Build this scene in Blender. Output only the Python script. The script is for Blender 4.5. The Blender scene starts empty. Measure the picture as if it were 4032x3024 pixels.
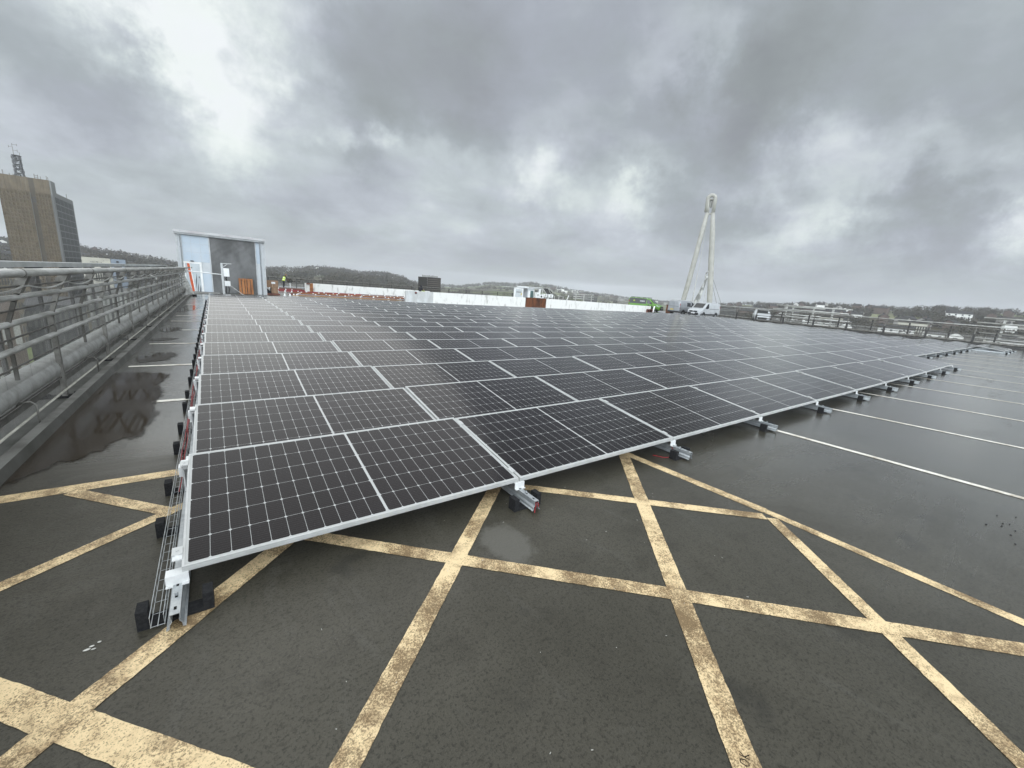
import bpy, math, random
from mathutils import Vector, Matrix, noise as mnoise
random.seed(7)
rad = math.radians
sc = bpy.context.scene
COL = sc.collection
CX, CY, CZ = 0.276, -2.645, 1.876           # where the photographer stands

# ------------------------------------------------------------------ helpers
class MB:
    def __init__(s): s.v = []; s.f = []; s.m = []; s.mi = 0; s.sm = []; s.smooth = False
    def mat(s, i): s.mi = i; return s
    def add(s, vs, fs):
        b = len(s.v); s.v += [tuple(v) for v in vs]
        for f in fs: s.f.append([b + i for i in f]); s.m.append(s.mi); s.sm.append(s.smooth)
        return s
    def hexa(s, p):
        return s.add(p, [(0,3,2,1),(4,5,6,7),(0,1,5,4),(1,2,6,5),(2,3,7,6),(3,0,4,7)])
    def box(s, x0, y0, z0, x1, y1, z1):
        return s.hexa([(x0,y0,z0),(x1,y0,z0),(x1,y1,z0),(x0,y1,z0),(x0,y0,z1),(x1,y0,z1),(x1,y1,z1),(x0,y1,z1)])
    def bar(s, a, b, w, h, up=(0,0,1)):
        a = Vector(a); b = Vector(b); d = (b-a).normalized(); u = Vector(up)
        r = d.cross(u)
        if r.length < 1e-5: r = d.cross(Vector((1,0,0)))
        r.normalize(); u = r.cross(d).normalized(); r *= w/2; u *= h/2
        return s.hexa([a-r-u, a+r-u, b+r-u, b-r-u, a-r+u, a+r+u, b+r+u, b-r+u])
    def tube(s, pts, r, n=8, cap=True):
        pts = [Vector(p) for p in pts]; rs = r if isinstance(r, (list, tuple)) else [r]*len(pts)
        b = len(s.v); ref = None; vs = []
        for i, p in enumerate(pts):
            d = (pts[min(i+1, len(pts)-1)] - pts[max(i-1, 0)]).normalized()
            if ref is None: ref = d.orthogonal().normalized()
            else: ref = (ref - d*ref.dot(d)).normalized()
            q = d.cross(ref)
            vs += [p + (ref*math.cos(2*math.pi*k/n) + q*math.sin(2*math.pi*k/n))*rs[i] for k in range(n)]
        fs = []
        for i in range(len(pts)-1):
            for k in range(n):
                a0 = i*n+k; a1 = i*n+(k+1) % n
                fs.append((a0, a1, a1+n, a0+n))
        o = s.smooth; s.smooth = n >= 6; s.add(vs, fs); s.smooth = o
        if cap:
            s.f.append([b+k for k in range(n)][::-1]); s.m.append(s.mi); s.sm.append(False)
            e = b+(len(pts)-1)*n; s.f.append([e+k for k in range(n)]); s.m.append(s.mi); s.sm.append(False)
        return s
    def prism(s, prof, a, b, axis='y'):
        # profile in the plane across the axis, extruded from a to b
        n = len(prof)
        def P(q, t): return {'y': (q[0], t, q[1]), 'x': (t, q[0], q[1]), 'z': (q[0], q[1], t)}[axis]
        vs = [P(q, a) for q in prof] + [P(q, b) for q in prof]
        fs = [(i, (i+1) % n, (i+1) % n + n, i+n) for i in range(n)] + [tuple(range(n))[::-1], tuple(range(n, 2*n))]
        return s.add(vs, fs)
    def disc(s, c, axis, r0, r1, h, n=14):
        # short cylinder along axis ('x','y','z') from c to c+h
        i = 'xyz'.index(axis); vs = []
        for t, r in ((0, r0), (h, r1)):
            for k in range(n):
                a = 2*math.pi*k/n; p = [0, 0, 0]; p[i] = t; p[(i+1) % 3] = r*math.cos(a); p[(i+2) % 3] = r*math.sin(a)
                vs.append((c[0]+p[0], c[1]+p[1], c[2]+p[2]))
        fs = [(k, (k+1) % n, (k+1) % n+n, k+n) for k in range(n)]
        return s.add(vs, fs + [tuple(range(n))[::-1], tuple(range(n, 2*n))])
    def ball(s, c, rx, ry, rz, nu=10, nv=7):
        vs = [(c[0], c[1], c[2]-rz)]
        for j in range(1, nv):
            t = math.pi*j/nv
            for k in range(nu):
                a = 2*math.pi*k/nu
                vs.append((c[0]+rx*math.sin(t)*math.cos(a), c[1]+ry*math.sin(t)*math.sin(a), c[2]-rz*math.cos(t)))
        vs.append((c[0], c[1], c[2]+rz)); L = len(vs)-1; fs = []
        for k in range(nu):
            k1 = (k+1) % nu
            fs.append((0, 1+k1, 1+k)); fs.append((L, L-nu+k, L-nu+k1))
            for j in range(nv-2): fs.append((1+j*nu+k, 1+j*nu+k1, 1+(j+1)*nu+k1, 1+(j+1)*nu+k))
        o = s.smooth; s.smooth = True; s.add(vs, fs); s.smooth = o; return s
    def mesh(s, name, mats):
        me = bpy.data.meshes.new(name); me.from_pydata(s.v, [], s.f)
        for m in (mats if isinstance(mats, (list, tuple)) else [mats]): me.materials.append(m)
        me.polygons.foreach_set('material_index', s.m); me.polygons.foreach_set('use_smooth', s.sm)
        me.update(); return me
    def build(s, name, mats, parent=None, loc=None):
        return link(name, s.mesh(name, mats), parent, loc)

def link(name, data, parent=None, loc=None):
    o = bpy.data.objects.new(name, data); COL.objects.link(o)
    if parent is not None: o.parent = parent
    if loc is not None: o.location = loc
    return o
def tag(o, label, cat=None, group=None, kind=None):
    if label: o['label'] = label
    if cat: o['category'] = cat
    if group: o['group'] = group
    if kind: o['kind'] = kind
    return o
def thing(name, label, cat, loc=(0,0,0), rz=0, group=None):
    o = link(name, None, None, loc); o.rotation_euler = (0, 0, rz); o.empty_display_size = .2
    return tag(o, label, cat, group)
def struct(name, mb, mats, label=None):
    o = mb.build(name, mats); o['kind'] = 'structure'
    if label: o['label'] = label
    return o
def polar(az, d, z=0.0):
    return Vector((CX + d*math.sin(rad(az)), CY + d*math.cos(rad(az)), z))
def elz(el, d): return CZ + d*math.tan(rad(el))
ORD = ['first','second','third','fourth','fifth','sixth','seventh','eighth','ninth','tenth','eleventh','twelfth','thirteenth','fourteenth','fifteenth','sixteenth','seventeenth','eighteenth','nineteenth','twentieth','twenty-first','twenty-second','twenty-third','twenty-fourth','twenty-fifth','twenty-sixth']

# ------------------------------------------------------------------ materials
class NT:
    def __init__(s, nt): s.nt = nt; s.x = 0
    def n(s, t, **kw):
        nd = s.nt.nodes.new(t); s.x += 60; nd.location = (s.x, 0)
        for k, v in kw.items():
            if k.startswith('i_'):
                key = k[2:]; key = int(key) if key.isdigit() else key.replace('_', ' ')
                if isinstance(v, bpy.types.NodeSocket): s.nt.links.new(v, nd.inputs[key])
                else: nd.inputs[key].default_value = v
            else: setattr(nd, k, v)
        return nd
    def math(s, op, a, b=None, c=None, clamp=False):
        nd = s.n('ShaderNodeMath', operation=op, use_clamp=clamp)
        for i, v in enumerate((a, b, c)):
            if v is None: continue
            if isinstance(v, bpy.types.NodeSocket): s.nt.links.new(v, nd.inputs[i])
            else: nd.inputs[i].default_value = v
        return nd.outputs[0]
    def vmath(s, op, a, b=None, scale=None):
        nd = s.n('ShaderNodeVectorMath', operation=op)
        for i, v in enumerate((a, b)):
            if v is None: continue
            if isinstance(v, bpy.types.NodeSocket): s.nt.links.new(v, nd.inputs[i])
            else: nd.inputs[i].default_value = v
        if scale is not None:
            if isinstance(scale, bpy.types.NodeSocket): s.nt.links.new(scale, nd.inputs['Scale'])
            else: nd.inputs['Scale'].default_value = scale
        return nd.outputs['Value'] if op in ('DOT_PRODUCT', 'LENGTH') else nd.outputs[0]
    def noise(s, vec, scale, detail=4, rough=.55, dist=0.0):
        nd = s.n('ShaderNodeTexNoise', i_Scale=scale, i_Detail=detail, i_Roughness=rough, i_Distortion=dist)
        if vec is not None: s.nt.links.new(vec, nd.inputs['Vector'])
        return nd.outputs['Fac']
    def mapr(s, v, a, b, c=0.0, d=1.0, smooth=True):
        nd = s.n('ShaderNodeMapRange', interpolation_type='SMOOTHSTEP' if smooth else 'LINEAR')
        s.nt.links.new(v, nd.inputs[0])
        for i, q in zip((1, 2, 3, 4), (a, b, c, d)): nd.inputs[i].default_value = q
        return nd.outputs[0]
    def mix(s, f, a, b, blend='MIX'):
        nd = s.n('ShaderNodeMix', data_type='RGBA', blend_type=blend)
        for i, v in ((0, f), (6, a), (7, b)):
            if isinstance(v, bpy.types.NodeSocket): s.nt.links.new(v, nd.inputs[i])
            else: nd.inputs[i].default_value = v if i == 0 else (*v, 1) if len(v) == 3 else v
        return nd.outputs[2]
    def scale(s, vec, v): return s.vmath('MULTIPLY', vec, v)

def newmat(name):
    m = bpy.data.materials.new(name); m.use_nodes = True; nt = m.node_tree
    b = nt.nodes['Principled BSDF']; return m, NT(nt), b
def setb(b, **kw):
    for k, v in kw.items():
        k = k.replace('_', ' ')
        if k == 'Base Color' and not isinstance(v, bpy.types.NodeSocket): v = (*v, 1) if len(v) == 3 else v
        if isinstance(v, bpy.types.NodeSocket): b.id_data.links.new(v, b.inputs[k])
        else: b.inputs[k].default_value = v
def bump(t, b, h, strength=.3, dist=.01):
    nd = t.n('ShaderNodeBump', i_Strength=strength, i_Distance=dist); t.nt.links.new(h, nd.inputs['Height'])
    t.nt.links.new(nd.outputs[0], b.inputs['Normal'])
def plain(name, c, rough=.6, metal=0.0, c2=None, scale=6.0, spec=.5, bmp=0.0, stretch=(1,1,1), lo=.35, hi=.7, detail=5, obj=True):
    """colour c, drifting to c2 in noise patches (dirt, wear)"""
    m, t, b = newmat(name)
    co = t.n('ShaderNodeTexCoord').outputs['Object']
    v = t.scale(co, stretch); f = t.noise(v, scale, detail, .6)
    c2 = c2 or tuple(q*.72 for q in c)
    setb(b, Base_Color=t.mix(t.mapr(f, lo, hi), c, c2), Metallic=metal, Roughness=t.mapr(f, .2, .8, max(.02, rough-.08), min(1, rough+.1), False))
    b.inputs['Specular IOR Level'].default_value = spec
    if bmp: bump(t, b, f, bmp, .01)
    return m

# deck coating: dark, wet in films and streaks, pitted
def deck_material():
    m, t, b = newmat('deck_coating')
    co = t.n('ShaderNodeTexCoord').outputs['Object']
    big = t.noise(co, .55, 5, .6, .4); mid = t.noise(co, 3.2, 6, .65); fine = t.noise(co, 62, 4, .75); pit = t.noise(co, 170, 2, .6)
    streak = t.noise(t.scale(co, (.13, .8, 1)), 1.3, 6, .65, .7)
    g2 = t.noise(t.scale(co, (1, 1.3, 1)), 20, 6, .75); sc2 = t.noise(t.scale(co, (1.6, .5, 1)), 2.2, 6, .7, .8)
    c = t.mix(t.mapr(big, .35, .68), (.048,.043,.030), (.070,.063,.046))
    c = t.mix(t.math('MULTIPLY', t.mapr(mid, .5, .72), .5), c, (.030,.026,.017))
    c = t.mix(t.math('MULTIPLY', t.mapr(sc2, .54, .70), .45), c, (.088,.082,.066))
    c = t.mix(t.math('MULTIPLY', t.mapr(g2, .52, .64), .55), c, (.020,.017,.010))
    c = t.mix(t.math('MULTIPLY', t.mapr(fine, .50, .62), .65), c, (.011,.009,.005))
    c = t.mix(t.math('MULTIPLY', t.mapr(pit, .56, .68), .34), c, (.125,.112,.080))
    spot = t.noise(co, 1.7, 3, .6)
    c = t.mix(t.math('MULTIPLY', t.mapr(spot, .62, .72), .55), c, (.020,.018,.013))
    # pale repair in the coating beside the first rail end
    q = t.vmath('MULTIPLY', t.vmath('SUBTRACT', co, (1.93,-.50,0)), (5.6,3.7,0)); dq = t.math('ADD', t.vmath('LENGTH', q), t.math('MULTIPLY', t.math('SUBTRACT', t.noise(co, 9, 6, .7), .5), 1.3))
    c = t.mix(t.math('MULTIPLY', t.mapr(dq, .70, 1.15, 1, 0), .8), c, (.115,.108,.090))
    wet = t.math('MULTIPLY_ADD', streak, .75, t.math('MULTIPLY', big, .35))
    sx = t.n('ShaderNodeSeparateXYZ'); t.nt.links.new(co, sx.inputs[0])
    film = t.math('MAXIMUM', t.mapr(sx.outputs[0], 2.2, 8.0), t.math('MULTIPLY', t.mapr(sx.outputs[0], .6, -.1), t.mapr(sx.outputs[1], 1.6, 3.4)))   # standing wet film on the lower falls of the deck
    r = t.mapr(t.math('MULTIPLY_ADD', film, .26, wet), .45, .82, .48, .15)
    r = t.math('ADD', r, t.math('MULTIPLY', fine, .10))
    setb(b, Base_Color=c, Roughness=r, Specular_IOR_Level=t.math('MULTIPLY_ADD', film, .60, .40), Coat_Weight=t.math('MULTIPLY', film, .60), Coat_IOR=1.33, Coat_Roughness=t.math('MULTIPLY_ADD', r, .6, .03))
    h = t.math('MULTIPLY_ADD', fine, .6, t.math('MULTIPLY', mid, 1.2))
    bump(t, b, h, .75, .006)
    return m
def paint_material(name, c, c2, wear):
    m, t, b = newmat(name)
    co = t.n('ShaderNodeTexCoord').outputs['Object']
    big = t.noise(co, 2.3, 5, .65); fine = t.noise(co, 120, 4, .75); mid = t.noise(co, 17, 5, .65)
    k = t.mapr(t.math('MULTIPLY_ADD', big, .6, t.math('MULTIPLY', mid, .4)), .44, .62)
    col = t.mix(k, c, c2)
    dirt = t.mapr(t.noise(t.vmath('ADD', co, (3.7,1.2,0)), 4.5, 6, .7, .5), .50, .68); col = t.mix(t.math('MULTIPLY', dirt, .62), col, (.25,.165,.085))
    w = t.math('MULTIPLY_ADD', fine, .66, t.math('MULTIPLY', big, .50))
    a = t.mapr(w, wear, wear+.08)
    col = t.mix(t.math('MULTIPLY', a, .78), col, (.11,.070,.032))
    setb(b, Base_Color=col, Roughness=.5, Specular_IOR_Level=.35); bump(t, b, fine, .35, .004)
    return m
def panel_glass():
    """22 x 6 half-cut cells with busbars under wet glass; local metres: x 0..2.384, y 0..1.303"""
    m, t, b = newmat('panel_cells')
    co = t.n('ShaderNodeTexCoord').outputs['Object']; sp = t.n('ShaderNodeSeparateXYZ'); t.nt.links.new(co, sp.inputs[0])
    X, Y = sp.outputs[0], sp.outputs[1]
    L, B = 2.384, 1.303
    gap = .009; mx = .026; my = .026; cw = (L/2 - gap - mx)/11; ch = (B - 2*my)/6
    xs = t.math('SUBTRACT', t.math('ABSOLUTE', t.math('SUBTRACT', X, L/2)), gap)
    ux = t.math('DIVIDE', xs, cw); uy = t.math('DIVIDE', t.math('SUBTRACT', Y, my), ch)
    fx = t.math('FRACT', ux); fy = t.math('FRACT', uy)
    dx = t.math('MULTIPLY', t.math('MINIMUM', fx, t.math('SUBTRACT', 1.0, fx)), cw)
    dy = t.math('MULTIPLY', t.math('MINIMUM', fy, t.math('SUBTRACT', 1.0, fy)), ch)
    ins = t.math('MULTIPLY', t.math('MULTIPLY', t.math('GREATER_THAN', ux, 0.0), t.math('LESS_THAN', ux, 11.0)),
                 t.math('MULTIPLY', t.math('GREATER_THAN', uy, 0.0), t.math('LESS_THAN', uy, 6.0)))
    cell = t.math('MULTIPLY', t.math('GREATER_THAN', dx, .0012), t.math('GREATER_THAN', dy, .0012))
    cell = t.math('MULTIPLY', cell, t.math('GREATER_THAN', t.math('ADD', dx, dy), .0115))
    cell = t.math('MULTIPLY', cell, ins)
    bb = t.math('GREATER_THAN', t.math('ABSOLUTE', t.math('SUBTRACT', t.math('FRACT', t.math('MULTIPLY', fy, 10.0)), .5)), .455)
    n = t.noise(co, 2.1, 3, .5); spk = t.noise(co, 120, 2, .6)
    ca = t.mix(n, (.0042,.0026,.0033), (.0075,.0050,.0056))
    ca = t.mix(t.math('MULTIPLY', bb, .75), ca, (.048,.044,.046))
    ca = t.mix(t.math('MULTIPLY', t.mapr(spk, .66, .76), .25), ca, (.08,.075,.075))
    col = t.mix(cell, (.46,.46,.44), ca)
    setb(b, Base_Color=col, Roughness=t.mapr(spk, .35, .75, .10, .30), Specular_IOR_Level=.14, Coat_Weight=.50, Coat_IOR=1.28, Coat_Roughness=.10, Sheen_Weight=.006, Sheen_Roughness=.35)
    bump(t, b, spk, .10, .0015)
    return m

DECK = deck_material()
CREAM = paint_material('worn_cream_paint', (.84,.64,.365), (.52,.36,.19), .555)
WHITEP = paint_material('worn_white_paint', (.86,.82,.73), (.66,.61,.51), .64)
GLASS = panel_glass()
ALU = plain('anodised_aluminium', (.56,.56,.54), .42, .15, (.46,.46,.44), 4)
ALUW = plain('bright_bracket_aluminium', (.80,.80,.78), .4, .1, (.68,.68,.66), 9)
GALV = plain('galvanised_steel', (.50,.52,.52), .38, .55, (.36,.38,.39), 14)
GALVD = plain('weathered_galvanised_steel', (.22,.212,.19), .55, .2, (.10,.094,.08), 5, bmp=.05)
GALVL = plain('pale_galvanised_tube', (.52,.515,.485), .5, .25, (.30,.295,.265), 8, stretch=(1,.25,1))
MESHM = plain('mesh_wire', (.29,.285,.265), .5, .3)
RUBBER = plain('black_rubber', (.012,.012,.013), .85, 0, (.026,.026,.026), 60, spec=.25, bmp=.4)
DARK = plain('dark_steel', (.045,.044,.042), .55, .2, (.075,.07,.065), 6)
BLACKM = plain('black_parts_and_gap_shade', (.006,.006,.006), .8, spec=.2)  # black parts, plus the shade of slots and openings put in as colour
REDC = plain('red_cable', (.38,.025,.03), .45, 0, (.22,.015,.02), 20)
CONC = plain('kerb_concrete', (.23,.225,.205), .7, 0, (.12,.115,.10), 3, bmp=.2)
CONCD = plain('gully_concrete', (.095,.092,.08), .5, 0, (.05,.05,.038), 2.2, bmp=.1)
STAINW = plain('stained_white_render', (.76,.75,.705), .8, 0, (.38,.365,.32), 2.6, stretch=(1.3,1,.45), lo=.50, hi=.74, bmp=.2, detail=8)
RUST = plain('rusty_plate', (.16,.052,.016), .8, 0, (.045,.018,.009), 2.6, stretch=(1,1,.5), bmp=.3)
WOODO = plain('orange_pine', (.36,.145,.042), .7, 0, (.17,.065,.022), 5, stretch=(1,1,.2), bmp=.2)
WOODR = plain('wet_red_timber', (.17,.055,.035), .6, 0, (.085,.03,.022), 3)
WOODY = plain('pale_pine', (.36,.23,.10), .7, 0, (.33,.2,.08), 4)
CARD = plain('cardboard', (.27,.17,.105), .85, 0, (.19,.115,.07), 3)
WHITE = plain('white_enamel', (.80,.80,.78), .45, 0, (.66,.66,.63), 4)
PAPER = plain('white_paper', (.78,.78,.78), .8)
HIVIS = plain('hi_vis_yellow', (.50,.66,.04), .7, 0, (.38,.50,.03), 8)
BLACKC = plain('black_cloth', (.012,.012,.015), .9, 0, (.03,.03,.034), 12)
SKIN = plain('skin', (.42,.25,.18), .6)
HAIR = plain('fair_hair', (.25,.17,.09), .7)
RUBT = plain('tyre_rubber', (.014,.014,.014), .8)

# ------------------------------------------------------------------ parking deck, kerb, markings
mb = MB(); mb.box(-1.95, -14, -.5, 61.5, 60, 0)
struct('parking_deck', mb, DECK)
def fx(y): return .012*(y-5)              # the kerb and fence drift a little from the grid
mb = MB()
for y0, y1 in [(-14, 5), (5, 18), (18, 31.5)]:
    a, c = fx(y0), fx(y1)
    P8 = [(-1.36+a,y0,0),(-1.235+a,y0,0),(-1.235+c,y1,0),(-1.36+c,y1,0),(-1.355+a,y0,.1),(-1.262+a,y0,.1),(-1.262+c,y1,.1),(-1.355+c,y1,.1)]
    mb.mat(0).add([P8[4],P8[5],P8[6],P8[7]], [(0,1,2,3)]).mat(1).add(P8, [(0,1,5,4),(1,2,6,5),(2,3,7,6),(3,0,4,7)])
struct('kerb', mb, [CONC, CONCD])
mb = MB()
mb.add([(-1.93,-14,.006),(-1.36+fx(-14),-14,.006),(-1.36+fx(31),31,.006),(-1.93,31,.006)], [(0,1,2,3)])
struct('drain_channel', mb, CONCD)

def strip(mb, a, b, w, z, n=None):
    """painted band from a to b with slightly ragged edges"""
    a = Vector(a); b = Vector(b); d = b-a; L = d.length; d.normalize(); q = Vector((-d.y, d.x))
    n = n or max(2, int(L/.035)); vs = []
    for i in range(n+1):
        p = a + d*(L*i/n); j = .0022
        e0 = w/2+random.uniform(-j, j); e1 = w/2+random.uniform(-j, j)
        vs += [(p.x+q.x*e0, p.y+q.y*e0, z), (p.x-q.x*e1, p.y-q.y*e1, z)]
    mb.add(vs, [(2*i, 2*i+1, 2*i+3, 2*i+2) for i in range(n)])
mb = MB(); z = .0026
for a, b, w in [((-1.9,1.89),(1.2,1.89),.145),            # cross line at the walkway
                ((4.12,1.9),(4.245,.18),.13),((4.245,.18),(4.36,-1.3),.115),((4.36,-1.3),(4.42,-3.6),.095)]:
    strip(mb, a, b, w, z)
strip(mb, (-1.02,.14), (.56,-1.61), .132, .0030)             # the 45 degree hatching
strip(mb, (-.806,1.824), (-.11,1.09), .105, .0034)
strip(mb, (.12,.853), (4.54,-3.36), .114, .0034)
strip(mb, (2.12,.567), (4.24,-1.35), .104, .0034)
strip(mb, (-.70,-.889), (1.27,.985), .126, .0038)
strip(mb, (.27,-1.62), (3.13,1.02), .116, .0038)
strip(mb, (1.70,-2.51), (4.39,.47), .128, .0038)
strip(mb, (2.88,-3.11), (4.27,-1.40), .104, .0038)
strip(mb, (-1.22,.335), (.35,1.486), .095, .0038)
struct('road_markings', mb, CREAM)
mb = MB()
for x0, x1 in [(7.28,7.47),(10.05,10.50),(13.08,13.50),(15.95,16.48),(18.9,19.33),(21.9,22.28),(24.75,25.1),(27.4,28.1),(30.5,31.0),(31.7,31.9),(34.6,35.4),(37.6,40.4)]:
    k = (x1-x0)/2.5; strip(mb, (x0+.9*-k, 1.4), (x0-k*-9, -9.5), .092, .0045, 60)
for y in (4.53, 7.16, 9.90, 12.52, 14.95, 16.9, 19.7, 22.4, 25.1, 27.8, 30.4, 32.6):
    strip(mb, (-1.13+fx(y) if y > 5 else -.55, y), (2.0, y), .105 if y < 9 else .09, .0045, 60)
struct('bay_lines', mb, WHITEP)
# paler repair patch, handwriting and litter
mb = MB()
P0 = Vector((1.94,-2.262)); ex = Vector((.036,.018)); ey = Vector((-.018,.033))
def pen(*q):
    for s0, s1 in zip(q[:-1], q[1:]):
        a = P0+ex*s0[0]+ey*s0[1]; b = P0+ex*s1[0]+ey*s1[1]; mb.bar((a.x,a.y,  .0045),(b.x,b.y,.0045),  .0032,.001)
pen((0,.3),(.1,.9),(.45,.95),(.6,.5),(.45,.05),(.15,.05),(0,.3)); pen((.85,0),(.9,1)); pen((1.3,1),(.88,.5),(1.35,0))
struct('pen_mark', mb, BLACKM)
mb = MB()
for i in range(46):
    x = random.uniform(.2,4.2); y = random.uniform(-1.9,.1)-(0 if x > 1.5 else .6); a = random.uniform(0,6.3); l = random.uniform(.003,.012)
    mb.bar((x,y,.004),(x+l*math.cos(a),y+l*math.sin(a),.005),.0022,.0015)
for x, y in [(-.355,-.165),(-.345,-.19),(-.33,-.15),(-.37,-.18)]:
    mb.ball((x,y,.003), random.uniform(.008,.016), random.uniform(.004,.008), .003, 7, 4)
tag(mb.build('litter_specks', plain('pale_litter', (.6,.58,.52), .8)), 'tiny pale specks and straws scattered over the dark coating', 'litter', kind='stuff')
mb = MB()
for i in range(9):
    x = random.gauss(6.35,.2); y = random.gauss(-2.64,.08); mb.ball((x,y,.004), random.uniform(.006,.016), random.uniform(.005,.009), .004, 6, 4)
tag(mb.build('dark_litter', BLACKC), 'dark crumbs and dead leaves lying on the grey deck', 'litter', kind='stuff')

# puddles
def water(name, dirt, ripple):
    m, t, b = newmat(name); co = t.n('ShaderNodeTexCoord').outputs['Object']
    at = t.n('ShaderNodeAttribute', attribute_name='depth').outputs['Fac']
    al = t.mapr(t.math('ADD', at, t.math('MULTIPLY', t.math('SUBTRACT', t.noise(t.scale(co, (1,.6,1)), 7.0, 6, .65), .5), 1.1)), .30, .62)
    b.inputs['Alpha'].default_value = 1; t.nt.links.new(al, b.inputs['Alpha'])
    n = t.noise(co, 1.3, 4, .6); w = t.noise(t.scale(co, (1.0, .5, 1)), 60, 3, .6, .3); amp = t.mapr(t.noise(co, .9, 2), .4, .65)
    setb(b, Base_Color=t.mix(n, dirt, tuple(q*.45 for q in dirt)), Roughness=.07, Specular_IOR_Level=.6, IOR=1.33)
    bump(t, b, t.math('MULTIPLY', w, amp), ripple, .01); return m
PUD = water('brown_rainwater', (.034,.021,.009), .20)
def puddle(pts, z=.0050, sub=4):
    out = []; n = len(pts)
    for i in range(n):
        a = Vector(pts[i-1]); b = Vector(pts[i]); c = Vector(pts[(i+1) % n]); d = Vector(pts[(i+2) % n])
        for k in range(sub):
            t = k/sub; q = .5*((2*b)+(c-a)*t+(2*a-5*b+4*c-d)*t*t+(3*b-a-3*c+d)*t**3)
            out.append((q.x+random.uniform(-.012,.012), q.y+random.uniform(-.03,.03), z))
    def sd(x, y):
        ins = False; dm = 9; N = len(out)
        for i in range(N):
            (x0, y0, _), (x1, y1, _) = out[i-1], out[i]
            if (y0 > y) != (y1 > y) and x < (x1-x0)*(y-y0)/(y1-y0)+x0: ins = not ins
            t = max(0, min(1, ((x-x0)*(x1-x0)+(y-y0)*(y1-y0))/max(1e-9, (x1-x0)**2+(y1-y0)**2))); dm = min(dm, math.hypot(x-x0-t*(x1-x0), y-y0-t*(y1-y0)))
        return dm if ins else -dm
    X0 = min(p[0] for p in out)-.1; X1 = max(p[0] for p in out)+.12; Y0 = min(p[1] for p in out)-.15; Y1 = max(p[1] for p in out)+.15
    nx = int((X1-X0)/.05)+1; ny = int((Y1-Y0)/.08)+1; m = MB(); vs = []; dp = []
    for j in range(ny+1):
        for i in range(nx+1):
            x = X0+(X1-X0)*i/nx; y = Y0+(Y1-Y0)*j/ny; vs.append((x, y, z)); dp.append(max(0.0, min(1.0, (sd(x, y)+.08)/.24)))
    q = nx+1; m.add(vs, [(j*q+i, j*q+i+1, (j+1)*q+i+1, (j+1)*q+i) for j in range(ny) for i in range(nx) if max(dp[j*q+i], dp[j*q+i+1], dp[(j+1)*q+i+1], dp[(j+1)*q+i]) > 0])
    o = struct('puddle', m, PUD); at = o.data.attributes.new('depth', 'FLOAT', 'POINT'); at.data.foreach_set('value', dp); return o
puddle([(-1.33,6.5),(-.9,6.6),(-.55,6.45),(-.46,6.1),(-.52,5.5),(-.44,5.0),(-.50,4.5),(-.42,3.9),(-.47,3.4),(-.52,3.05),(-.66,2.98),(-.74,2.75),(-.86,2.56),(-1.0,2.5),(-1.2,2.2),(-1.33,2.0),(-1.34,3.5),(-1.33,5.2)])
puddle([(-1.08,18.7),(-.95,20.8),(-.6,21.9),(-.38,21.2),(-.45,19.8),(-.7,18.9),(-.9,18.4)])
puddle([(-1.1,12.4),(-1.0,13.0),(-.7,13.2),(-.6,12.6),(-.75,12.2),(-.95,12.1)])
puddle([(-1.15,10.6),(-.9,10.9),(-.6,10.75),(-.7,10.5),(-1.0,10.4)])
puddle([(-1.1,8.0),(-.8,8.6),(-.5,8.5),(-.55,7.8),(-.8,7.6),(-1.0,7.5)])

# ------------------------------------------------------------------ solar panels
L, B, PX, D, TH, H0 = 2.384, 1.303, 2.404, 1.5372, rad(7.98), .205
ROWS = [10, 20, 20, 19, 19, 19] + [20]*11
f = MB(); w = .012; d = .035
f.box(0,0,-d, L,w,0); f.box(0,B-w,-d, L,B,0); f.box(0,w,-d, w,B-w,0); f.box(L-w,w,-d, L,B-w,0)
for z0 in (-.014, -.026): f.box(0,-.0025,z0-.004, L,0,z0)          # ribs of the extruded frame
f.box(0,-.001,-d-.002, L,.028,-d)
FR = f.mesh('panel_frame', ALU)
g = MB(); g.box(w, w, -.008, L-w, B-w, -.0025); GL = g.mesh('panel_glass', GLASS)
def label_panel(r, i, n):
    if r == 0:
        if i == 0: return 'nearest black solar panel, at the left end of the front row by the cable tray'
        if i == n-1: return 'black solar panel at the right end of the long part of the front row'
        return 'black solar panel in the front row, %s from its left end' % ORD[i]
    if r == len(ROWS)-1:
        if i == 0: return 'black solar panel at the left end of the back row, before the shed'
        return 'grey-looking solar panel in the back row, %s from its left end' % ORD[i]
    if i == 0: return 'black solar panel beside the cable tray at the left end of the %s row back' % ORD[r]
    if i == n-1: return 'solar panel at the far right end of the %s row back' % ORD[r]
    return 'solar panel in the %s row back, %s from its left end' % (ORD[r], ORD[i])
def panel(x, y, label):
    e = thing('solar_panel', label, 'solar panel', (x+random.uniform(-.002,.002), y+random.uniform(-.003,.003), H0+random.uniform(-.0035,.0035)), 0, 'solar panels of the rooftop array')
    e.rotation_euler = (TH+rad(random.uniform(-.35,.35)), rad(random.uniform(-.14,.14)), 0)
    link('frame', FR, e); link('glass', GL, e)
for r, n in enumerate(ROWS):
    for i in range(n): panel(i*PX, r*D, label_panel(r, i, n))
for i in (18, 19): panel(i*PX, 0, 'solar panel standing apart at the %s of the detached pair by the right fence' % ('left' if i == 18 else 'right end'))

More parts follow.
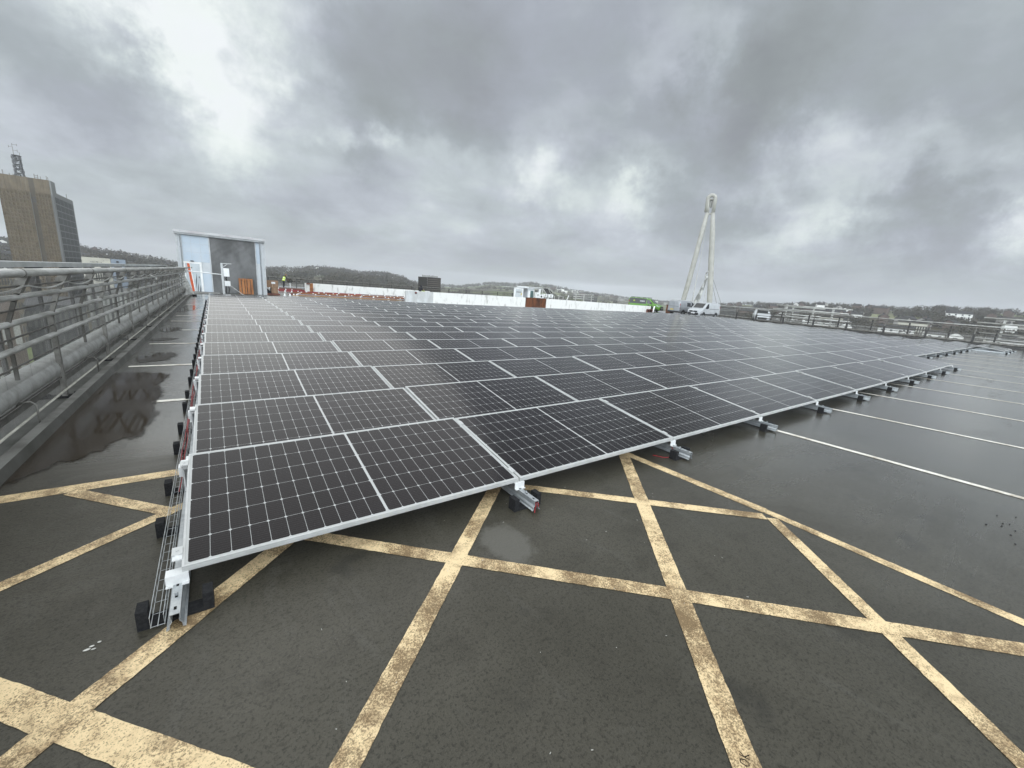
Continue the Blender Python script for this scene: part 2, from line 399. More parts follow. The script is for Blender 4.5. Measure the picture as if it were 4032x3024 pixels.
# ------------------------------------------------------------------ mounting rails with brackets
RZ = .022
def railprof(x):
    h = [(-.041,0),(-.041,.006),(-.030,.010),(-.030,.030),(-.018,.046),(-.018,.056),(-.022,.060),(-.022,.090)]
    o = h + [(-a, b) for a, b in h[::-1]]
    inn = [(.038,0),(.026,.006),(.026,.028),(.0145,.044),(.0145,.056),(.0185,.062),(.0185,.0865)]
    return [(x+a, RZ+b) for a, b in o + inn + [(-a, b) for a, b in inn[::-1]]]
BR = MB()                                           # white Z bracket under two panel corners
BR.box(-.052,-.012,.112-.135, .052,-.006,.17-.135); BR.box(-.052,-.034,-.023, -.019,-.006,-.018); BR.box(.019,-.034,-.023, .052,-.006,-.018); BR.box(-.052,-.006,.031, .052,.055,.036)
BRM = BR.mesh('bracket', ALUW)
CL = MB(); CL.box(-.011,0,0,.011,.07,.012).box(-.025,.0,.010,.025,.07,.0125).disc((0,.035,.0125),'z',.007,.007,.006,6); CLM = CL.mesh('clamp', ALU)
def rail(i, y0, y1, label, rows):
    x = i*PX-.01 if i else -.022
    e = thing('mounting_rail', label, 'mounting rail', (0,0,0), 0, 'steel rails under the panels')
    mb = MB(); mb.prism(railprof(x), y0, y1)
    if i < 10 or i > 17 or True:
        for k in range(3): mb.mat(1).box(x-.006, y0+.035+.1*k, RZ+.0885, x+.006, y0+.06+.1*k, RZ+.0912).mat(0)
        mb.disc((x, y0+.155, RZ+.09), 'z', .008, .008, .02, 6)
    mb.build('channel', [GALV, BLACKM], e)
    for r in rows:
        link('bracket', BRM, e, (x, r*D, .135))
        c = link('clamp', CLM, e, (x, r*D+.10*math.cos(TH), H0+.10*math.sin(TH))); c.rotation_euler = (TH,0,0)
        c = link('clamp', CLM, e, (x, r*D+1.12*math.cos(TH), H0+1.12*math.sin(TH))); c.rotation_euler = (TH,0,0)
    return e
XR = lambda i: i*PX-.01 if i else -.022
for i in range(0, 21):
    first = 1 if 11 <= i <= 17 else 0
    lab = ('galvanised rail along the left edge of the array, beside the wire tray' if i == 0 else
           'galvanised rail end poking out under the %s joint of the front row' % ORD[i-1] if first == 0 and i < 10 else
           'galvanised rail end under the right end of the long front row' if i == 10 else
           'galvanised rail end under the step-back edge, %s beyond the long front row' % ORD[i-11] if i < 18 else
           'galvanised rail end under the detached pair, %s from its left' % ORD[i-18])
    y0 = first*D - .265
    rail(i, y0, 26.1, lab, ([0] if first == 0 else [1]) + ([] if i else []))
# left rail: every row has its brackets, clamps and a curved end plate
e0 = [o for o in COL.objects if o.name == 'mounting_rail'][0]
EP = MB(); n = 10
for k in range(n):                                   # curved galvanised wind plate behind each row
    a0, a1 = k/n, (k+1)/n
    z0 = .07+.27*(1-(1-a0)**2); z1 = .07+.27*(1-(1-a1)**2); y0 = -.20*a0**2; y1 = -.20*a1**2
    EP.add([(-.02,y0,z0),(.10,y0,z0),(.10,y1,z1),(-.02,y1,z1)], [(0,1,2,3)])
EPM = EP.mesh('wind_plate', GALV)
RB = MB(); RB.box(-.055,-.03,.285,.01,.05,.305).box(-.055,-.035,.23,-.03,-.03,.305).box(-.03,-.03,.10,-.02,.03,.29); RBM = RB.mesh('rear_bracket', ALUW)
EC = MB(); EC.box(-.04,-.035,-.004,.006,.035,.004).disc((-.018,0,.004),'z',.009,.009,.004,8); ECM = EC.mesh('end_clamp', ALUW)
for r in range(17):
    if r: link('bracket', BRM, e0, (-.022, r*D, .135))
    link('wind_plate', EPM, e0, (-.03, r*D+1.36, 0)); link('rear_bracket', RBM, e0, (-.01, r*D+1.22, .02))
    for q in (.10, 1.18):
        c = link('end_clamp', ECM, e0, (-.004, r*D+q*math.cos(TH), H0+q*math.sin(TH)+.002)); c.rotation_euler = (TH,0,0)
# black rubber feet
def foot_mesh(w0, w1):
    m = MB(); m.box(-w0,-.045,0, w1,.045,RZ); m.box(-w0,-.045,RZ, -w0+.048,.045,.112); m.box(w1-.048,-.045,RZ, w1,.045,.112); return m.mesh('rubber_foot', RUBBER)
FT = foot_mesh(.165, .125); FTL = foot_mesh(.165, .16)
def foot(x, y, lab, me): return tag(link('rubber_foot', me, None, (x, y, 0)), lab, 'rubber foot', 'rubber feet under the rails')
for i in range(1, 21):
    if 11 <= i <= 17: lab = 'black rubber foot under the step-back edge, %s past the long front row' % ORD[i-11]; y = D-.13
    elif i >= 18: lab = 'black rubber foot of the detached pair, %s from its left' % ORD[i-18]; y = -.13
    elif i == 10: lab = 'black rubber foot at the right end of the long front row'; y = -.13
    else: lab = 'black U-shaped rubber foot under the %s joint of the front row' % ORD[i-1]; y = -.13
    foot(XR(i), y, lab, FT)
foot(-.022, -.125, 'black U-shaped rubber foot at the near left corner, carrying rail and wire tray', FTL)
ys = [.80, 1.46]
for r in range(1, 16): ys += [r*D+.86, r*D+1.50]
for k, y in enumerate(ys): foot(-.022, y, 'black rubber foot left of the array, %s along the walkway from the corner' % (ORD[k] if k < 26 else ['twenty-seventh','twenty-eighth','twenty-ninth','thirtieth','thirty-first','thirty-second'][k-26]), FTL)
# wire cable tray with red cables
t = thing('cable_tray', 'long wire basket tray running along the left edge of the panels', 'cable tray')
mb = MB(); x0, x1, zb, zt = -.128, -.072, .035, .095
for x, z_ in ((x0,zb),(x1,zb),(x0,zt),(x1,zt),((x0+x1)/2,zb)): mb.tube([(x,-.215,z_),(x,26,z_)], .0022, 5)
mb.build('long_wire', GALV, t)
mb = MB()
for k in range(0, 262):
    y = -.21+k*.1; mb.tube([(x0,y,zt),(x0,y,zb),(x1,y,zb),(x1,y,zt)], .0017, 4)
mb.build('cross_wires', GALV, t)['kind'] = 'stuff'
def wander(xc, zc, y0, y1, r, ax, n=160, ph=0, end=None):
    return [(xc+ax*math.sin(.9*k+ph)*.5+ax*math.sin(.37*k+ph*2)*.6, y0+(y1-y0)*k/n, zc+.006*math.sin(.6*k+ph)) for k in range(n+1)]
t = thing('cable_bundle', 'red and black cables lying in the wire tray along the array', 'cables')
mb = MB(); mb.tube(wander(-.092,.055,1.35,26,.004,.012), .0045, 5); mb.build('red_cable', REDC, t)
mb = MB(); mb.tube(wander(-.108,.050,1.75,26,.004,.010,ph=1.4), .0045, 5); mb.build('red_cable', REDC, t)
mb = MB(); mb.tube(wander(-.10,.066,2.6,26,.004,.014,ph=2.6), .0045, 5); mb.build('red_cable', REDC, t)
mb = MB(); mb.tube(wander(-.10,.045,1.9,26,.004,.012,ph=4.0), .0045, 5); mb.build('black_cable', BLACKM, t)
x = XR(1); mb = MB()
mb.tube([(x,-.2,.07),(x-.004,-.262,.085),(x-.012,-.272,.07),(x-.02,-.272,.035),(x-.024,-.278,.012)], .004, 5)
mb.tube([(x+.004,-.2,.07),(x+.012,-.268,.095),(x+.018,-.272,.07),(x+.02,-.266,.05)], .004, 5)
tag(mb.build('red_cable', REDC), 'short red cable tails sticking out of the first rail end', 'cable')
x = XR(2); mb = MB(); mb.tube([(x-.30,.05,.012),(x-.22,-.06,.008),(x-.1,-.10,.010),(x-.03,-.06,.03),(x-.03,-.02,.10),(x-.02,.02,.16)], .0042, 5)
tag(mb.build('red_cable', REDC), 'loose red cable hanging beside the second rail end', 'cable')

# ------------------------------------------------------------------ the tubular fence on the left edge
DARKG = plain('dirty_steel', (.13,.125,.11), .6, .2, (.07,.065,.055), 6)
fe = thing('railing', 'grey galvanised tube fence with mesh along the left edge, tops leaning inwards', 'fence')
YA, YB = -6.0, 29.6
def fpt(y, dx, z): return (-1.485+fx(y)+dx, y, z)
KN, TOPX, TOPZ = 1.115, .205, 1.67
LEAN = lambda z: max(0, (z-KN)/(TOPZ-KN))**1.15*TOPX
posts = [5.13+2.73*k for k in range(-3, 9)]
for y in posts:
    mb = MB()
    a = fpt(y, 0, 0)
    mb.bar(a, fpt(y,0,KN), .05, .065, (0,1,0)); mb.bar(fpt(y,-.004,KN-.03), fpt(y,LEAN(1.38),1.38), .045, .045, (0,1,0)); mb.bar(fpt(y,LEAN(1.36),1.36), fpt(y,LEAN(1.53),1.53), .045, .04, (0,1,0))
    p = mb.build('post', GALVD, fe)
    m2 = MB(); c = fx(y)-1.485
    m2.box(c-.26,y-.08,.008,c+.13,y+.08,.026); m2.disc((c-.15,y,.022),'z',.016,.016,.03,6); m2.disc((c+.10,y,.022),'z',.016,.016,.05,6)
    m2.build('base_plate_and_shade', RUBBER, p)  # enlarged and black to stand in for the shadow at the post foot
    m3 = MB()                                    # flared plate that carries the top tube
    q = [(LEAN(1.50)-.05,1.50),(LEAN(1.50)+.03,1.50),(TOPX+.035,1.645),(TOPX-.055,1.645)]
    m3.prism([(c+u, v) for u, v in q], y-.055, y+.055); m3.build('top_plate', GALVD, p)
for k in range(-3, 9):
    y = 3.765+2.73*k; c = fx(y)-1.485
    mb = MB(); mb.bar(fpt(y,.0,.55), fpt(y,0,KN), .03, .028, (0,1,0)); mb.bar(fpt(y,-.002,KN-.02), fpt(y,LEAN(1.38),1.38), .035, .028, (0,1,0)); mb.bar(fpt(y,LEAN(1.37),1.37), fpt(y,LEAN(1.53),1.53), .035, .028, (0,1,0))
    h = mb.build('half_post', DARKG, fe)
    m3 = MB(); q = [(LEAN(1.46)-.045,1.46),(LEAN(1.46)+.03,1.46),(TOPX+.03,1.645),(TOPX-.05,1.645)]
    m3.prism([(c+u, v) for u, v in q], y-.05, y+.05); m3.build('top_plate', GALVD, h)
    m4 = MB(); m4.tube([(c+.10,y-.02,.02),(c+.10,y-.02,.27),(c+.06,y-.02,.31),(c-.03,y-.02,.30),(c-.05,y-.02,.24)], .011, 6); m4.build('cleat', GALVD, fe)
def longtube(name, dx, z, r, mat=GALVL, n=10, parent=fe):
    mb = MB(); mb.tube([fpt(y,dx,z) for y in (YA,5,17,YB)], r, n); return mb.build(name, mat, parent)
tr = longtube('top_rail', TOPX, TOPZ, .043, n=14)
for k in range(-2, 12):
    y = 3.6+2.73*k; mb = MB(); mb.tube([fpt(y,TOPX,TOPZ),fpt(y+.035,TOPX,TOPZ)], .0455, 14); mb.build('sleeve', GALVD, tr)
longtube('rail', LEAN(1.42)+.01, 1.42, .029); longtube('rail', .012, 1.135, .030); longtube('rail', .012, .865, .030)
for dx, z_ in ((LEAN(1.55),1.535),(LEAN(1.29)+.01,1.285),(.012,.985),(.012,.69),(.0,.285)): longtube('thin_rail', dx, z_, .010, DARKG, n=6)
longtube('crash_tube', -.125, .40, .138, plain('dull_galvanised', (.36,.357,.335), .55, .2, (.24,.237,.215), 5), n=18)
mb = MB(); mb.add([fpt(YA,-.04,.265),fpt(YB,-.04,.265),fpt(YB,-.04,.17),fpt(YA,-.04,.17),fpt(YA,-.055,.265),fpt(YB,-.055,.265),fpt(YB,-.055,.17),fpt(YA,-.055,.17)], [(0,1,2,3),(7,6,5,4),(0,4,5,1),(3,2,6,7),(0,3,7,4),(1,5,6,2)]); mb.build('toe_strip', GALVD, fe)
mb = MB(); z_ = .06
while z_ < 1.60:
    dx = LEAN(z_)-.022; mb.tube([fpt(YA,dx,z_), fpt(YB,dx,z_)], .0022, 3, False); z_ += .0115
y = YA
while y < YB:
    mb.tube([fpt(y,-.022,.06), fpt(y,-.022,KN), fpt(y,LEAN(1.35)-.022,1.35), fpt(y,LEAN(1.6)-.022,1.6)], .0016, 3, False); y += .683
mb.build('mesh_infill', MESHM, fe)
mb = MB(); pts = []
for k in range(0, 210):
    y = YA+k*.17; s_ = ((y-3.765)/1.365) % 1; pts.append(fpt(y, LEAN(1.55)+.035, 1.55-.055*4*s_*(1-s_)))
mb.tube(pts, .009, 5); tag(mb.build('hanging_cable', GALVL), 'pale cable sagging from post to post along the top of the left fence', 'cable')
mb = MB(); mb.tube([fpt(y,.045,.135) for y in (YA,5,17,28)], .013, 8)
tag(mb.build('conduit_pipe', plain('cream_pipe', (.56,.54,.46), .5)), 'thin cream pipe running low along the foot of the left fence', 'pipe')
mb = MB()                                        # raking plate that closes the far end of the fence
mb.hexa([(-1.26,29.55,.06),(-.84,29.55,.05),(-.76,29.62,.05),(-1.26,29.62,.06),(-1.30,29.55,1.25),(-1.18,29.55,1.25),(-1.18,29.62,1.25),(-1.30,29.62,1.25)])
mb.build('end_plate', GALVL, fe)
mb = MB(); mb.box(-.90,29.35,.004,-.68,29.7,.10); tag(mb.build('rubber_foot', RUBBER), 'black block under the sloping end plate of the left fence', 'rubber foot')

# outer parapet rail beyond the fence
ob = thing('edge_barrier', 'flat grey steel parapet beam on dark posts beyond the left fence', 'barrier')
OX = -3.2
for k in range(-5, 16):
    y0 = 4.0+2.74*k
    mb = MB(); mb.box(OX-.13, y0+.01, 1.545, OX+.06, y0+2.73, 1.665); mb.build('beam', plain('beam_paint', (.46,.47,.46), .5, .1, (.34,.35,.34), 1.5) if k == -5 else bpy.data.materials['beam_paint'], ob)
    mb = MB(); mb.box(OX-.10, y0-.16, .9, OX+.02, y0+.10, 1.50); mb.prism([(OX-.03,-4),(OX+.03,-4),(OX+.03,.95),(OX-.03,.95)], y0-.08, y0+.02); p = mb.build('post', DARK, ob)
    mb = MB(); mb.box(OX-.11, y0-.26, 1.50, OX+.09, y0+.20, 1.5448); mb.build('cap', BLACKM, p)

# ------------------------------------------------------------------ shed at the far end of the walkway
SY, SX0, SX1, SZ = 34.4, -1.66, 3.50, 3.95
sh = thing('shed', 'pale blue and grey rooftop shed with a big roller shutter', 'shed', (0,0,0))
PB = plain('pale_blue_panel', (.42,.49,.55), .6, 0, (.48,.53,.57), 1.2); PG = plain('grey_white_panel', (.52,.54,.545), .6, 0, (.40,.42,.42), 1.5, stretch=(1,1,.4), lo=.45, hi=.8)
SLAB = plain('grey_steel_frame', (.47,.48,.48), .5, .1, (.36,.37,.37), 3)
mb = MB(); mb.box(SX0,SY,0,SX1,SY+6,SZ); mb.build('wall', PG, sh)
mb = MB(); mb.box(SX0+.32,SY-.02,2.08,.19,SY-.003,SZ-.14); mb.build('blue_panel', PB, sh); mb = MB(); mb.box(-.36,SY-.02,0.05,.17,SY-.003,1.42); mb.build('blue_panel', PB, sh); mb = MB(); mb.box(SX1-.56,SY-.014,2.3,SX1-.26,SY-.003,SZ-.1); mb.build('blue_panel', PB, sh)
mb = MB()
for x_ in (-.88, -.36): mb.box(x_, SY-.0235, 2.10, x_+.012, SY-.0205, SZ-.15)
for z_ in (2.72, 3.28): mb.box(SX0+.33, SY-.0235, z_, .18, SY-.0205, z_+.012)
for _ in range(26): x_ = random.uniform(SX0+.36,.12); z_ = random.uniform(2.12,3.7); mb.box(x_, SY-.0225, z_, x_+random.uniform(.012,.06), SY-.0205, z_+random.uniform(.012,.04))
mb.build('panel_seams', SLAB, sh)
mb = MB()
n = 46
for k in range(n):
    z0 = 0.02+3.78*k/n; z1 = 0.02+3.78*(k+1)/n
    mb.add([(.19,SY-.02,z0),(2.90,SY-.02,z0),(2.90,SY-.068,(z0+z1)/2),(.19,SY-.068,(z0+z1)/2),(2.90,SY-.02,z1),(.19,SY-.02,z1)], [(0,1,2,3),(3,2,4,5)])
SHUT = plain('shutter_steel', (.25,.25,.245), .55, .1, (.16,.16,.155), 1.2, stretch=(1,1,.5))
rs = mb.build('roller_shutter', SHUT, sh)
mb = MB(); mb.box(.12,SY-.07,0,.19,SY-.003,3.80); mb.box(2.90,SY-.07,0,2.96,SY-.003,3.80); mb.build('guide_channel', SLAB, rs)
mb = MB(); mb.box(SX0-.06,SY-.22,SZ-.10,SX1+.05,SY+6.1,SZ+.06); mb.build('roof', SLAB, sh)
mb = MB(); mb.box(SX0-.08,SY-.30,SZ+.0,SX1+.07,SY-.222,SZ+.17); gut = mb.build('gutter', plain('gutter_grey', (.50,.51,.50), .5, .1, (.40,.37,.37), 1.1), sh)
mb = MB(); mb.box(SX0+.24,SY-.31,SZ-.04,SX0+.29,SY-.301,SZ+.18); mb.box(SX1-2.4,SY-.31,SZ-.03,SX1-2.36,SY-.301,SZ+.18); mb.build('bracket', SLAB, gut)
for x in (SX0+.24, SX1-.28):
    mb = MB(); mb.tube([(x-.1,SY-.20,SZ-.12),(x,SY-.08,SZ-.22),(x,SY-.08,.0)], .035, 8)
    for z_ in (.8, 1.9, 3.0): mb.box(x-.06,SY-.10,z_,x+.06,SY-.005,z_+.05)
    mb.build('downpipe', plain('downpipe_grey', (.42,.44,.45), .5) if x < 0 else bpy.data.materials['downpipe_grey'], sh)
for xa_ in (SX0-.02, SX1-.1): mb = MB(); mb.box(xa_,SY-.03,0,xa_+.12,SY-.003,SZ-.1); mb.build('corner_post', SLAB, sh)
mb = MB(); mb.box(-1.40,SY-.05,0,-1.29,SY-.003,2.07); mb.box(-.49,SY-.05,0,-.37,SY-.003,2.07); mb.box(-1.29,SY-.05,1.95,-.49,SY-.003,2.07)
df = mb.build('door_frame', WHITE, sh)
mb = MB(); mb.box(-1.29,SY-.035,.03,-.49,SY-.005,1.95); dr = mb.build('door', plain('door_paint', (.47,.51,.52), .5, 0, (.38,.41,.42), 2), sh)
def art(poly, mat, name):
    m = MB(); m.prism([(-1.29+.8*a, .03+1.92*b) for a, b in poly], SY-.0395, SY-.0355); m.build(name, mat, dr)
art([(.12,1),(.30,1),(.37,.62),(.44,.3),(.49,0),(.33,0),(.22,.45)], plain('orange_paint', (.55,.09,.02), .5), 'orange_stripe')
art([(.30,1),(.34,1),(.42,.62),(.50,.25),(.52,0),(.49,0),(.44,.3),(.37,.62)], WHITE, 'white_stripe')
INK = plain('ink_paint', (.03,.032,.035), .6)
art([(.60,.08),(.62,.35),(.68,.52),(.74,.68),(.72,.5),(.67,.3)], INK, 'leaf_stroke'); art([(.68,0),(.74,.2),(.80,.35),(.78,.18),(.74,0)], INK, 'leaf_stroke'); art([(.84,0),(.90,.14),(.93,.26),(.95,.12),(.93,0)], INK, 'leaf_stroke')
mb = MB(); mb.box(-.60,SY-.09,.98,-.56,SY-.036,1.10); mb.build('handle', DARK, dr)
mb = MB(); mb.box(-.98,SY-.12,2.09,-.80,SY-.004,2.15); mb.build('lamp', BLACKM, sh)
# roof step in front of the door, height barrier with control boxes
mb = MB(); mb.box(-1.1,32.5,.004,.55,34.2,.06); struct('step', mb, CONC)
hb = thing('height_barrier', 'white barrier post with a long arm and grey control boxes before the shutter', 'barrier')
BY = 29.3; bx = .715
mb = MB(); mb.box(bx-.06,BY-.05,0,bx+.05,BY+.05,2.07); mb.build('post', plain('post_grey', (.55,.56,.55), .5, .1, (.42,.43,.42), 4), hb)
mb = MB(); mb.tube([(bx-.06,BY,1.40),(-1.16,BY+.02,1.50)], .032, 10); mb.build('arm', WHITE, hb)
mb = MB(); mb.box(bx-.06,BY-.06,2.072,bx+.50,BY+.06,2.11); mb.bar((bx+.05,BY,1.86),(bx+.30,BY,2.07),.03,.03); mb.build('top_bracket', ALU, hb)
mb = MB(); mb.bar((bx+.05,BY-.02,1.02),(bx+1.15,BY-.02,.10),.04,.04); mb.build('brace', GALVL, hb)
for z0, z1, xa in ((1.30,1.80,.06),(.72,1.03,.075)):
    mb = MB(); mb.box(bx+xa,BY-.14,z0,bx+xa+.30,BY+.02,z1); c = mb.build('control_box', WHITE, hb)
    m2 = MB(); m2.box(bx+xa+.02,BY-.144,z0+.02,bx+xa+.28,BY-.1405,z1-.02); m2.build('lid', ALUW, c)
mb = MB(); mb.tube([(bx+.2,BY-.06,1.30),(bx+.16,BY-.08,1.18),(bx+.2,BY-.07,1.04)], .03, 6); mb.tube([(bx+.14,BY-.06,.72),(bx+.12,BY-.09,.4),(bx+.16,BY-.07,.0)], .022, 6); mb.tube([(bx+.26,BY-.06,.72),(bx+.30,BY-.09,.5),(bx+.22,BY-.07,.15)], .015, 6); mb.build('hose', BLACKM, hb)

def pallet(name, label, M_, wood=WOODO):
    """five top boards on three bearers, standing up; local x width, z height"""
    e = thing(name, label, 'pallet'); e.matrix_world = M_
    mb = MB()
    for xa_, xb_ in ((-.48,-.32),(-.27,-.09),(-.05,.05),(.10,.28),(.32,.48)): mb.box(xa_,-.02,.0,xb_,.0,1.1)
    mb.build('boards', wood, e)
    mb = MB()
    for z_ in (.02,.5,.98): mb.box(-.48,.001,z_,.47,.09,z_+.10)
    mb.build('bearers', WOODR, e)
m_ = Matrix.Translation((2.17, SY-.30, .02)) @ Matrix.Rotation(rad(-9), 4, 'X') @ Matrix.Diagonal((.92,1,1.04,1))
pallet('pallet', 'orange timber pallet standing on end against the roller shutter', m_)
# cartons
def carton(name, label, x0,y0,z0,x1,y1,z1, paper=True):
    e = thing(name, label, 'box', (0,0,0)); mb = MB(); mb.box(x0,y0,z0,x1,y1,z1); mb.build('carton', CARD, e)
    mb = MB(); mb.box(x0-.002,y0-.004,z0+(z1-z0)*.88,x1+.002,y0-.0005,z0+(z1-z0)*.91); mb.box((x0+x1)/2-.03,y0-.004,z0+.01,(x0+x1)/2+.03,y0-.0006,z0+(z1-z0)*.87); mb.build('tape', plain('brown_tape', (.33,.22,.13), .4) if 'brown_tape' not in bpy.data.materials else bpy.data.materials['brown_tape'], e)
    if paper: mb = MB(); mb.box(x0+.33,y0-.009,z0+(z1-z0)*.52,x0+.60,y0-.0045,z0+(z1-z0)*.80); mb.build('sticker', PAPER, e)
carton('cardboard_box', 'tall brown cardboard box with a white sticker beside the shed', 3.56,35.0,.58,4.36,36.0,1.12)
carton('cardboard_box', 'lower brown cardboard box under the one with the white sticker', 3.88,35.05,.13,4.34,36.0,.578, False)
mb = MB(); mb.box(3.5,34.9,.0,4.45,36.1,.12); tag(mb.build('pallet', WOODR), 'dark pallet on the ground under the cardboard boxes', 'pallet')
mb = MB(); mb.hexa([(3.53,35.2,.12),(3.86,35.1,.12),(3.86,36,.12),(3.53,36,.12),(3.54,35.3,.55),(3.80,35.2,.30),(3.80,36,.30),(3.54,36,.55)]); tag(mb.build('sheeting', BLACKC), 'crumpled black plastic sheeting against the boxes', 'sheeting')

# ------------------------------------------------------------------ ramp parapets and what lies between them
def wallbox(name, label, x0, x1, y0, y1, z0, z1, mat):
    mb = MB(); n = max(2, int((x1-x0)/1.0)); vs = []
    for i in range(n+1):
        x = x0+(x1-x0)*i/n; j = random.uniform(-.006,.006)
        vs += [(x,y0,0),(x,y1,0),(x,y1,z0+(z1-z0)*i/n+j),(x,y0,z0+(z1-z0)*i/n+j)]
    fs = [(4*i+a, 4*i+4+a, 4*i+4+(a+1) % 4, 4*i+(a+1) % 4) for i in range(n) for a in range(4)] + [(0,1,2,3), (4*n+3,4*n+2,4*n+1,4*n)]
    mb.add(vs, fs); mb.box(x0,y0-.01,.0,x1,y0-.001,.09); return tag(mb.build(name, mat), label, 'wall')
STAING = plain('grey_render', (.60,.61,.60), .8, 0, (.45,.45,.43), 2, stretch=(1,1,.5), bmp=.15)
wallbox('parapet_wall', 'short greyer end piece of the long white parapet wall', 13.95, 16.55, 32.6, 32.85, 1.02, 1.03, STAING)
wallbox('parapet_wall', 'long stained white parapet wall left of the rusty plate', 16.552, 27.28, 32.6, 32.85, 1.03, 1.05, STAINW)
wallbox('parapet_wall', 'long white parapet wall between the rusty plate and the vans', 30.15, 49.2, 32.6, 32.85, 1.06, .90, STAINW)
wallbox('parapet_wall', 'stained white wall farther back, behind the unfinished rails', 7.6, 21.0, 43.2, 43.45, .93, .84, STAINW)
mb = MB(); mb.box(27.30,32.55,-.0,30.13,32.75,1.07); rp = thing('rusty_plate', 'rusty brown steel plate filling a gap in the white wall', 'steel plate'); mb.build('plate', RUST, rp)
mb = MB(); mb.box(27.3,32.535,.0,27.36,32.549,1.06); mb.box(30.07,32.535,0,30.13,32.549,1.06); mb.box(27.36,32.535,1.0,30.07,32.549,1.06); mb.box(27.36,32.535,.0,30.07,32.549,.06); mb.build('edge_angle', RUST, rp)
mb = MB(); mb.box(14.76,32.57,.78,14.96,32.599,.97); sg = thing('notice', 'small dark notice fixed on the grey end of the parapet', 'sign'); mb.build('plate', DARK, sg)
mb = MB(); mb.box(14.79,32.565,.85,14.93,32.569,.93); mb.build('red_mark', plain('red_mark', (.28,.04,.03), .6), sg)
# splintered timber post on the far wall
t = thing('propped_timber', 'orange timber frame standing against the left end of the far white wall', 'timber')
mb = MB(); mb.box(8.02,43.08,.05,8.30,43.19,.92); mb.build('upright', WOODO, t)
mb = MB(); mb.box(7.72,43.06,.80,8.02,43.19,.93); mb.build('crosspiece', WOODR, t)
mb = MB(); mb.box(7.98,43.06,.34,8.33,43.078,.40); mb.box(7.98,43.06,.05,8.33,43.078,.12); mb.build('dark_strap', WOODR, t)
# crate at the right end
t = thing('crate', 'small brown open crate at the right end of the white wall', 'crate')
mb = MB(); mb.box(48.25,32.35,.02,49.4,32.55,.10); mb.box(48.25,32.35,.40,49.4,32.55,.50); mb.box(48.25,32.35,.10,48.35,32.55,.40); mb.box(49.3,32.35,.1,49.4,32.55,.4); mb.box(48.7,32.36,.1,48.8,32.55,.4); mb.build('frame', WOODR, t)
mb = MB(); mb.box(48.35,32.50,.10,49.3,32.55,.40); mb.build('back_board', BLACKM, t)
mb = MB(); mb.bar((49.35,32.3,.0),(49.75,32.4,.95),.20,.04); tag(mb.build('white_board', WHITE), 'white board leaning at the right end of the parapet', 'board')
# unfinished rails: reddish battens with white feet
bat = [(5.2,33.9,14.0,33.9,WOODY,'long yellow batten lying nearest behind the last panel row'),(5.0,34.7,13.9,34.7,WOODR,'red brown batten just behind the yellow one'),
       (5.4,36.1,16.5,36.0,WOODR,'red brown batten in the middle of the unfinished rows'),(5.6,37.9,17.2,37.8,WOODO,'orange batten among the unfinished rows'),
       (6.0,40.0,18.0,39.8,WOODR,'dark red batten before the far white wall'),(4.6,41.4,12.6,41.6,REDC,'bright red batten lying before the far white wall'),
       (5.0,46.0,8.6,46.6,WOODR,'dark red batten by the standing worker')]
bat += [(5.6,35.4,15.0,35.3,GALV,'galvanised rail between the yellow and the orange batten'),(5.4,36.9,16.0,36.8,WOODR,'dark red batten just before the orange batten'),(6.0,38.9,17.6,38.7,WOODO,'second orange batten farther back among the unfinished rows'),(5.0,42.3,17.5,42.4,WOODR,'dark red batten at the foot of the far white wall'),(4.7,44.4,8.4,44.6,REDC,'short bright red batten by the left end of the far wall')]
for x0,y0,x1,y1,m_,lab in bat:
    mb = MB(); mb.bar((x0,y0,.10),(x1,y1,.10),.09,.055 if m_ is WOODY else .075); tag(mb.build('timber_batten', m_), lab, 'batten')
FB = MB(); FB.box(-.10,-.08,0,.10,.08,.04); FB.box(-.05,-.05,.04,.05,.05,.20); FBM = FB.mesh('white_support', WHITE)
for r_, (xa, xb, y, n) in enumerate([(4.7,5.6,34.4,4),(5.8,15.8,35.4,9),(6.2,16.6,37.1,11),(6.6,17.4,38.9,9),(5.0,7.2,40.8,5),(7.4,17.8,41.0,8),(5.3,6.6,44.6,3)]):
    for k in range(n):
        tag(link('white_support', FBM, None, (xa+(xb-xa)*k/max(1,n-1)+random.uniform(-.1,.1), y+random.uniform(-.25,.25), 0)), 'small white support block among the battens of the unfinished rows', 'support block', 'white support blocks of the unfinished rows')
t = thing('pallet_stack', 'dark red pallet stack with white sheets behind the boxes', 'pallet stack')
mb = MB(); mb.box(5.9,47.6,.0,8.0,48.7,.16); mb.build('pallets', WOODR, t)
mb = MB(); mb.box(5.0,48.9,.0,6.6,49.3,.14); mb.box(6.9,48.9,.0,7.7,49.3,.14); mb.build('white_sheets', WHITE, t)
# wheel on a stand
t = thing('valve_wheel', 'black hand wheel on a thin white stand near the worker', 'hand wheel')
wx, wy = 7.75, 54.5
mb = MB(); mb.tube([(wx,wy,0),(wx,wy,.60)], .035, 8); mb.build('stand', WHITE, t)
mb = MB(); pts = [(wx+.24*math.cos(a), wy, .80+.20*math.sin(a)) for a in [math.pi*2*k/20 for k in range(21)]]
mb.tube(pts, .035, 6, False); mb.bar((wx-.24,wy,.8),(wx+.24,wy,.8),.04,.05); mb.bar((wx,wy,.6),(wx,wy,1.0),.09,.05,(0,1,0)); mb.build('wheel', BLACKM, t)

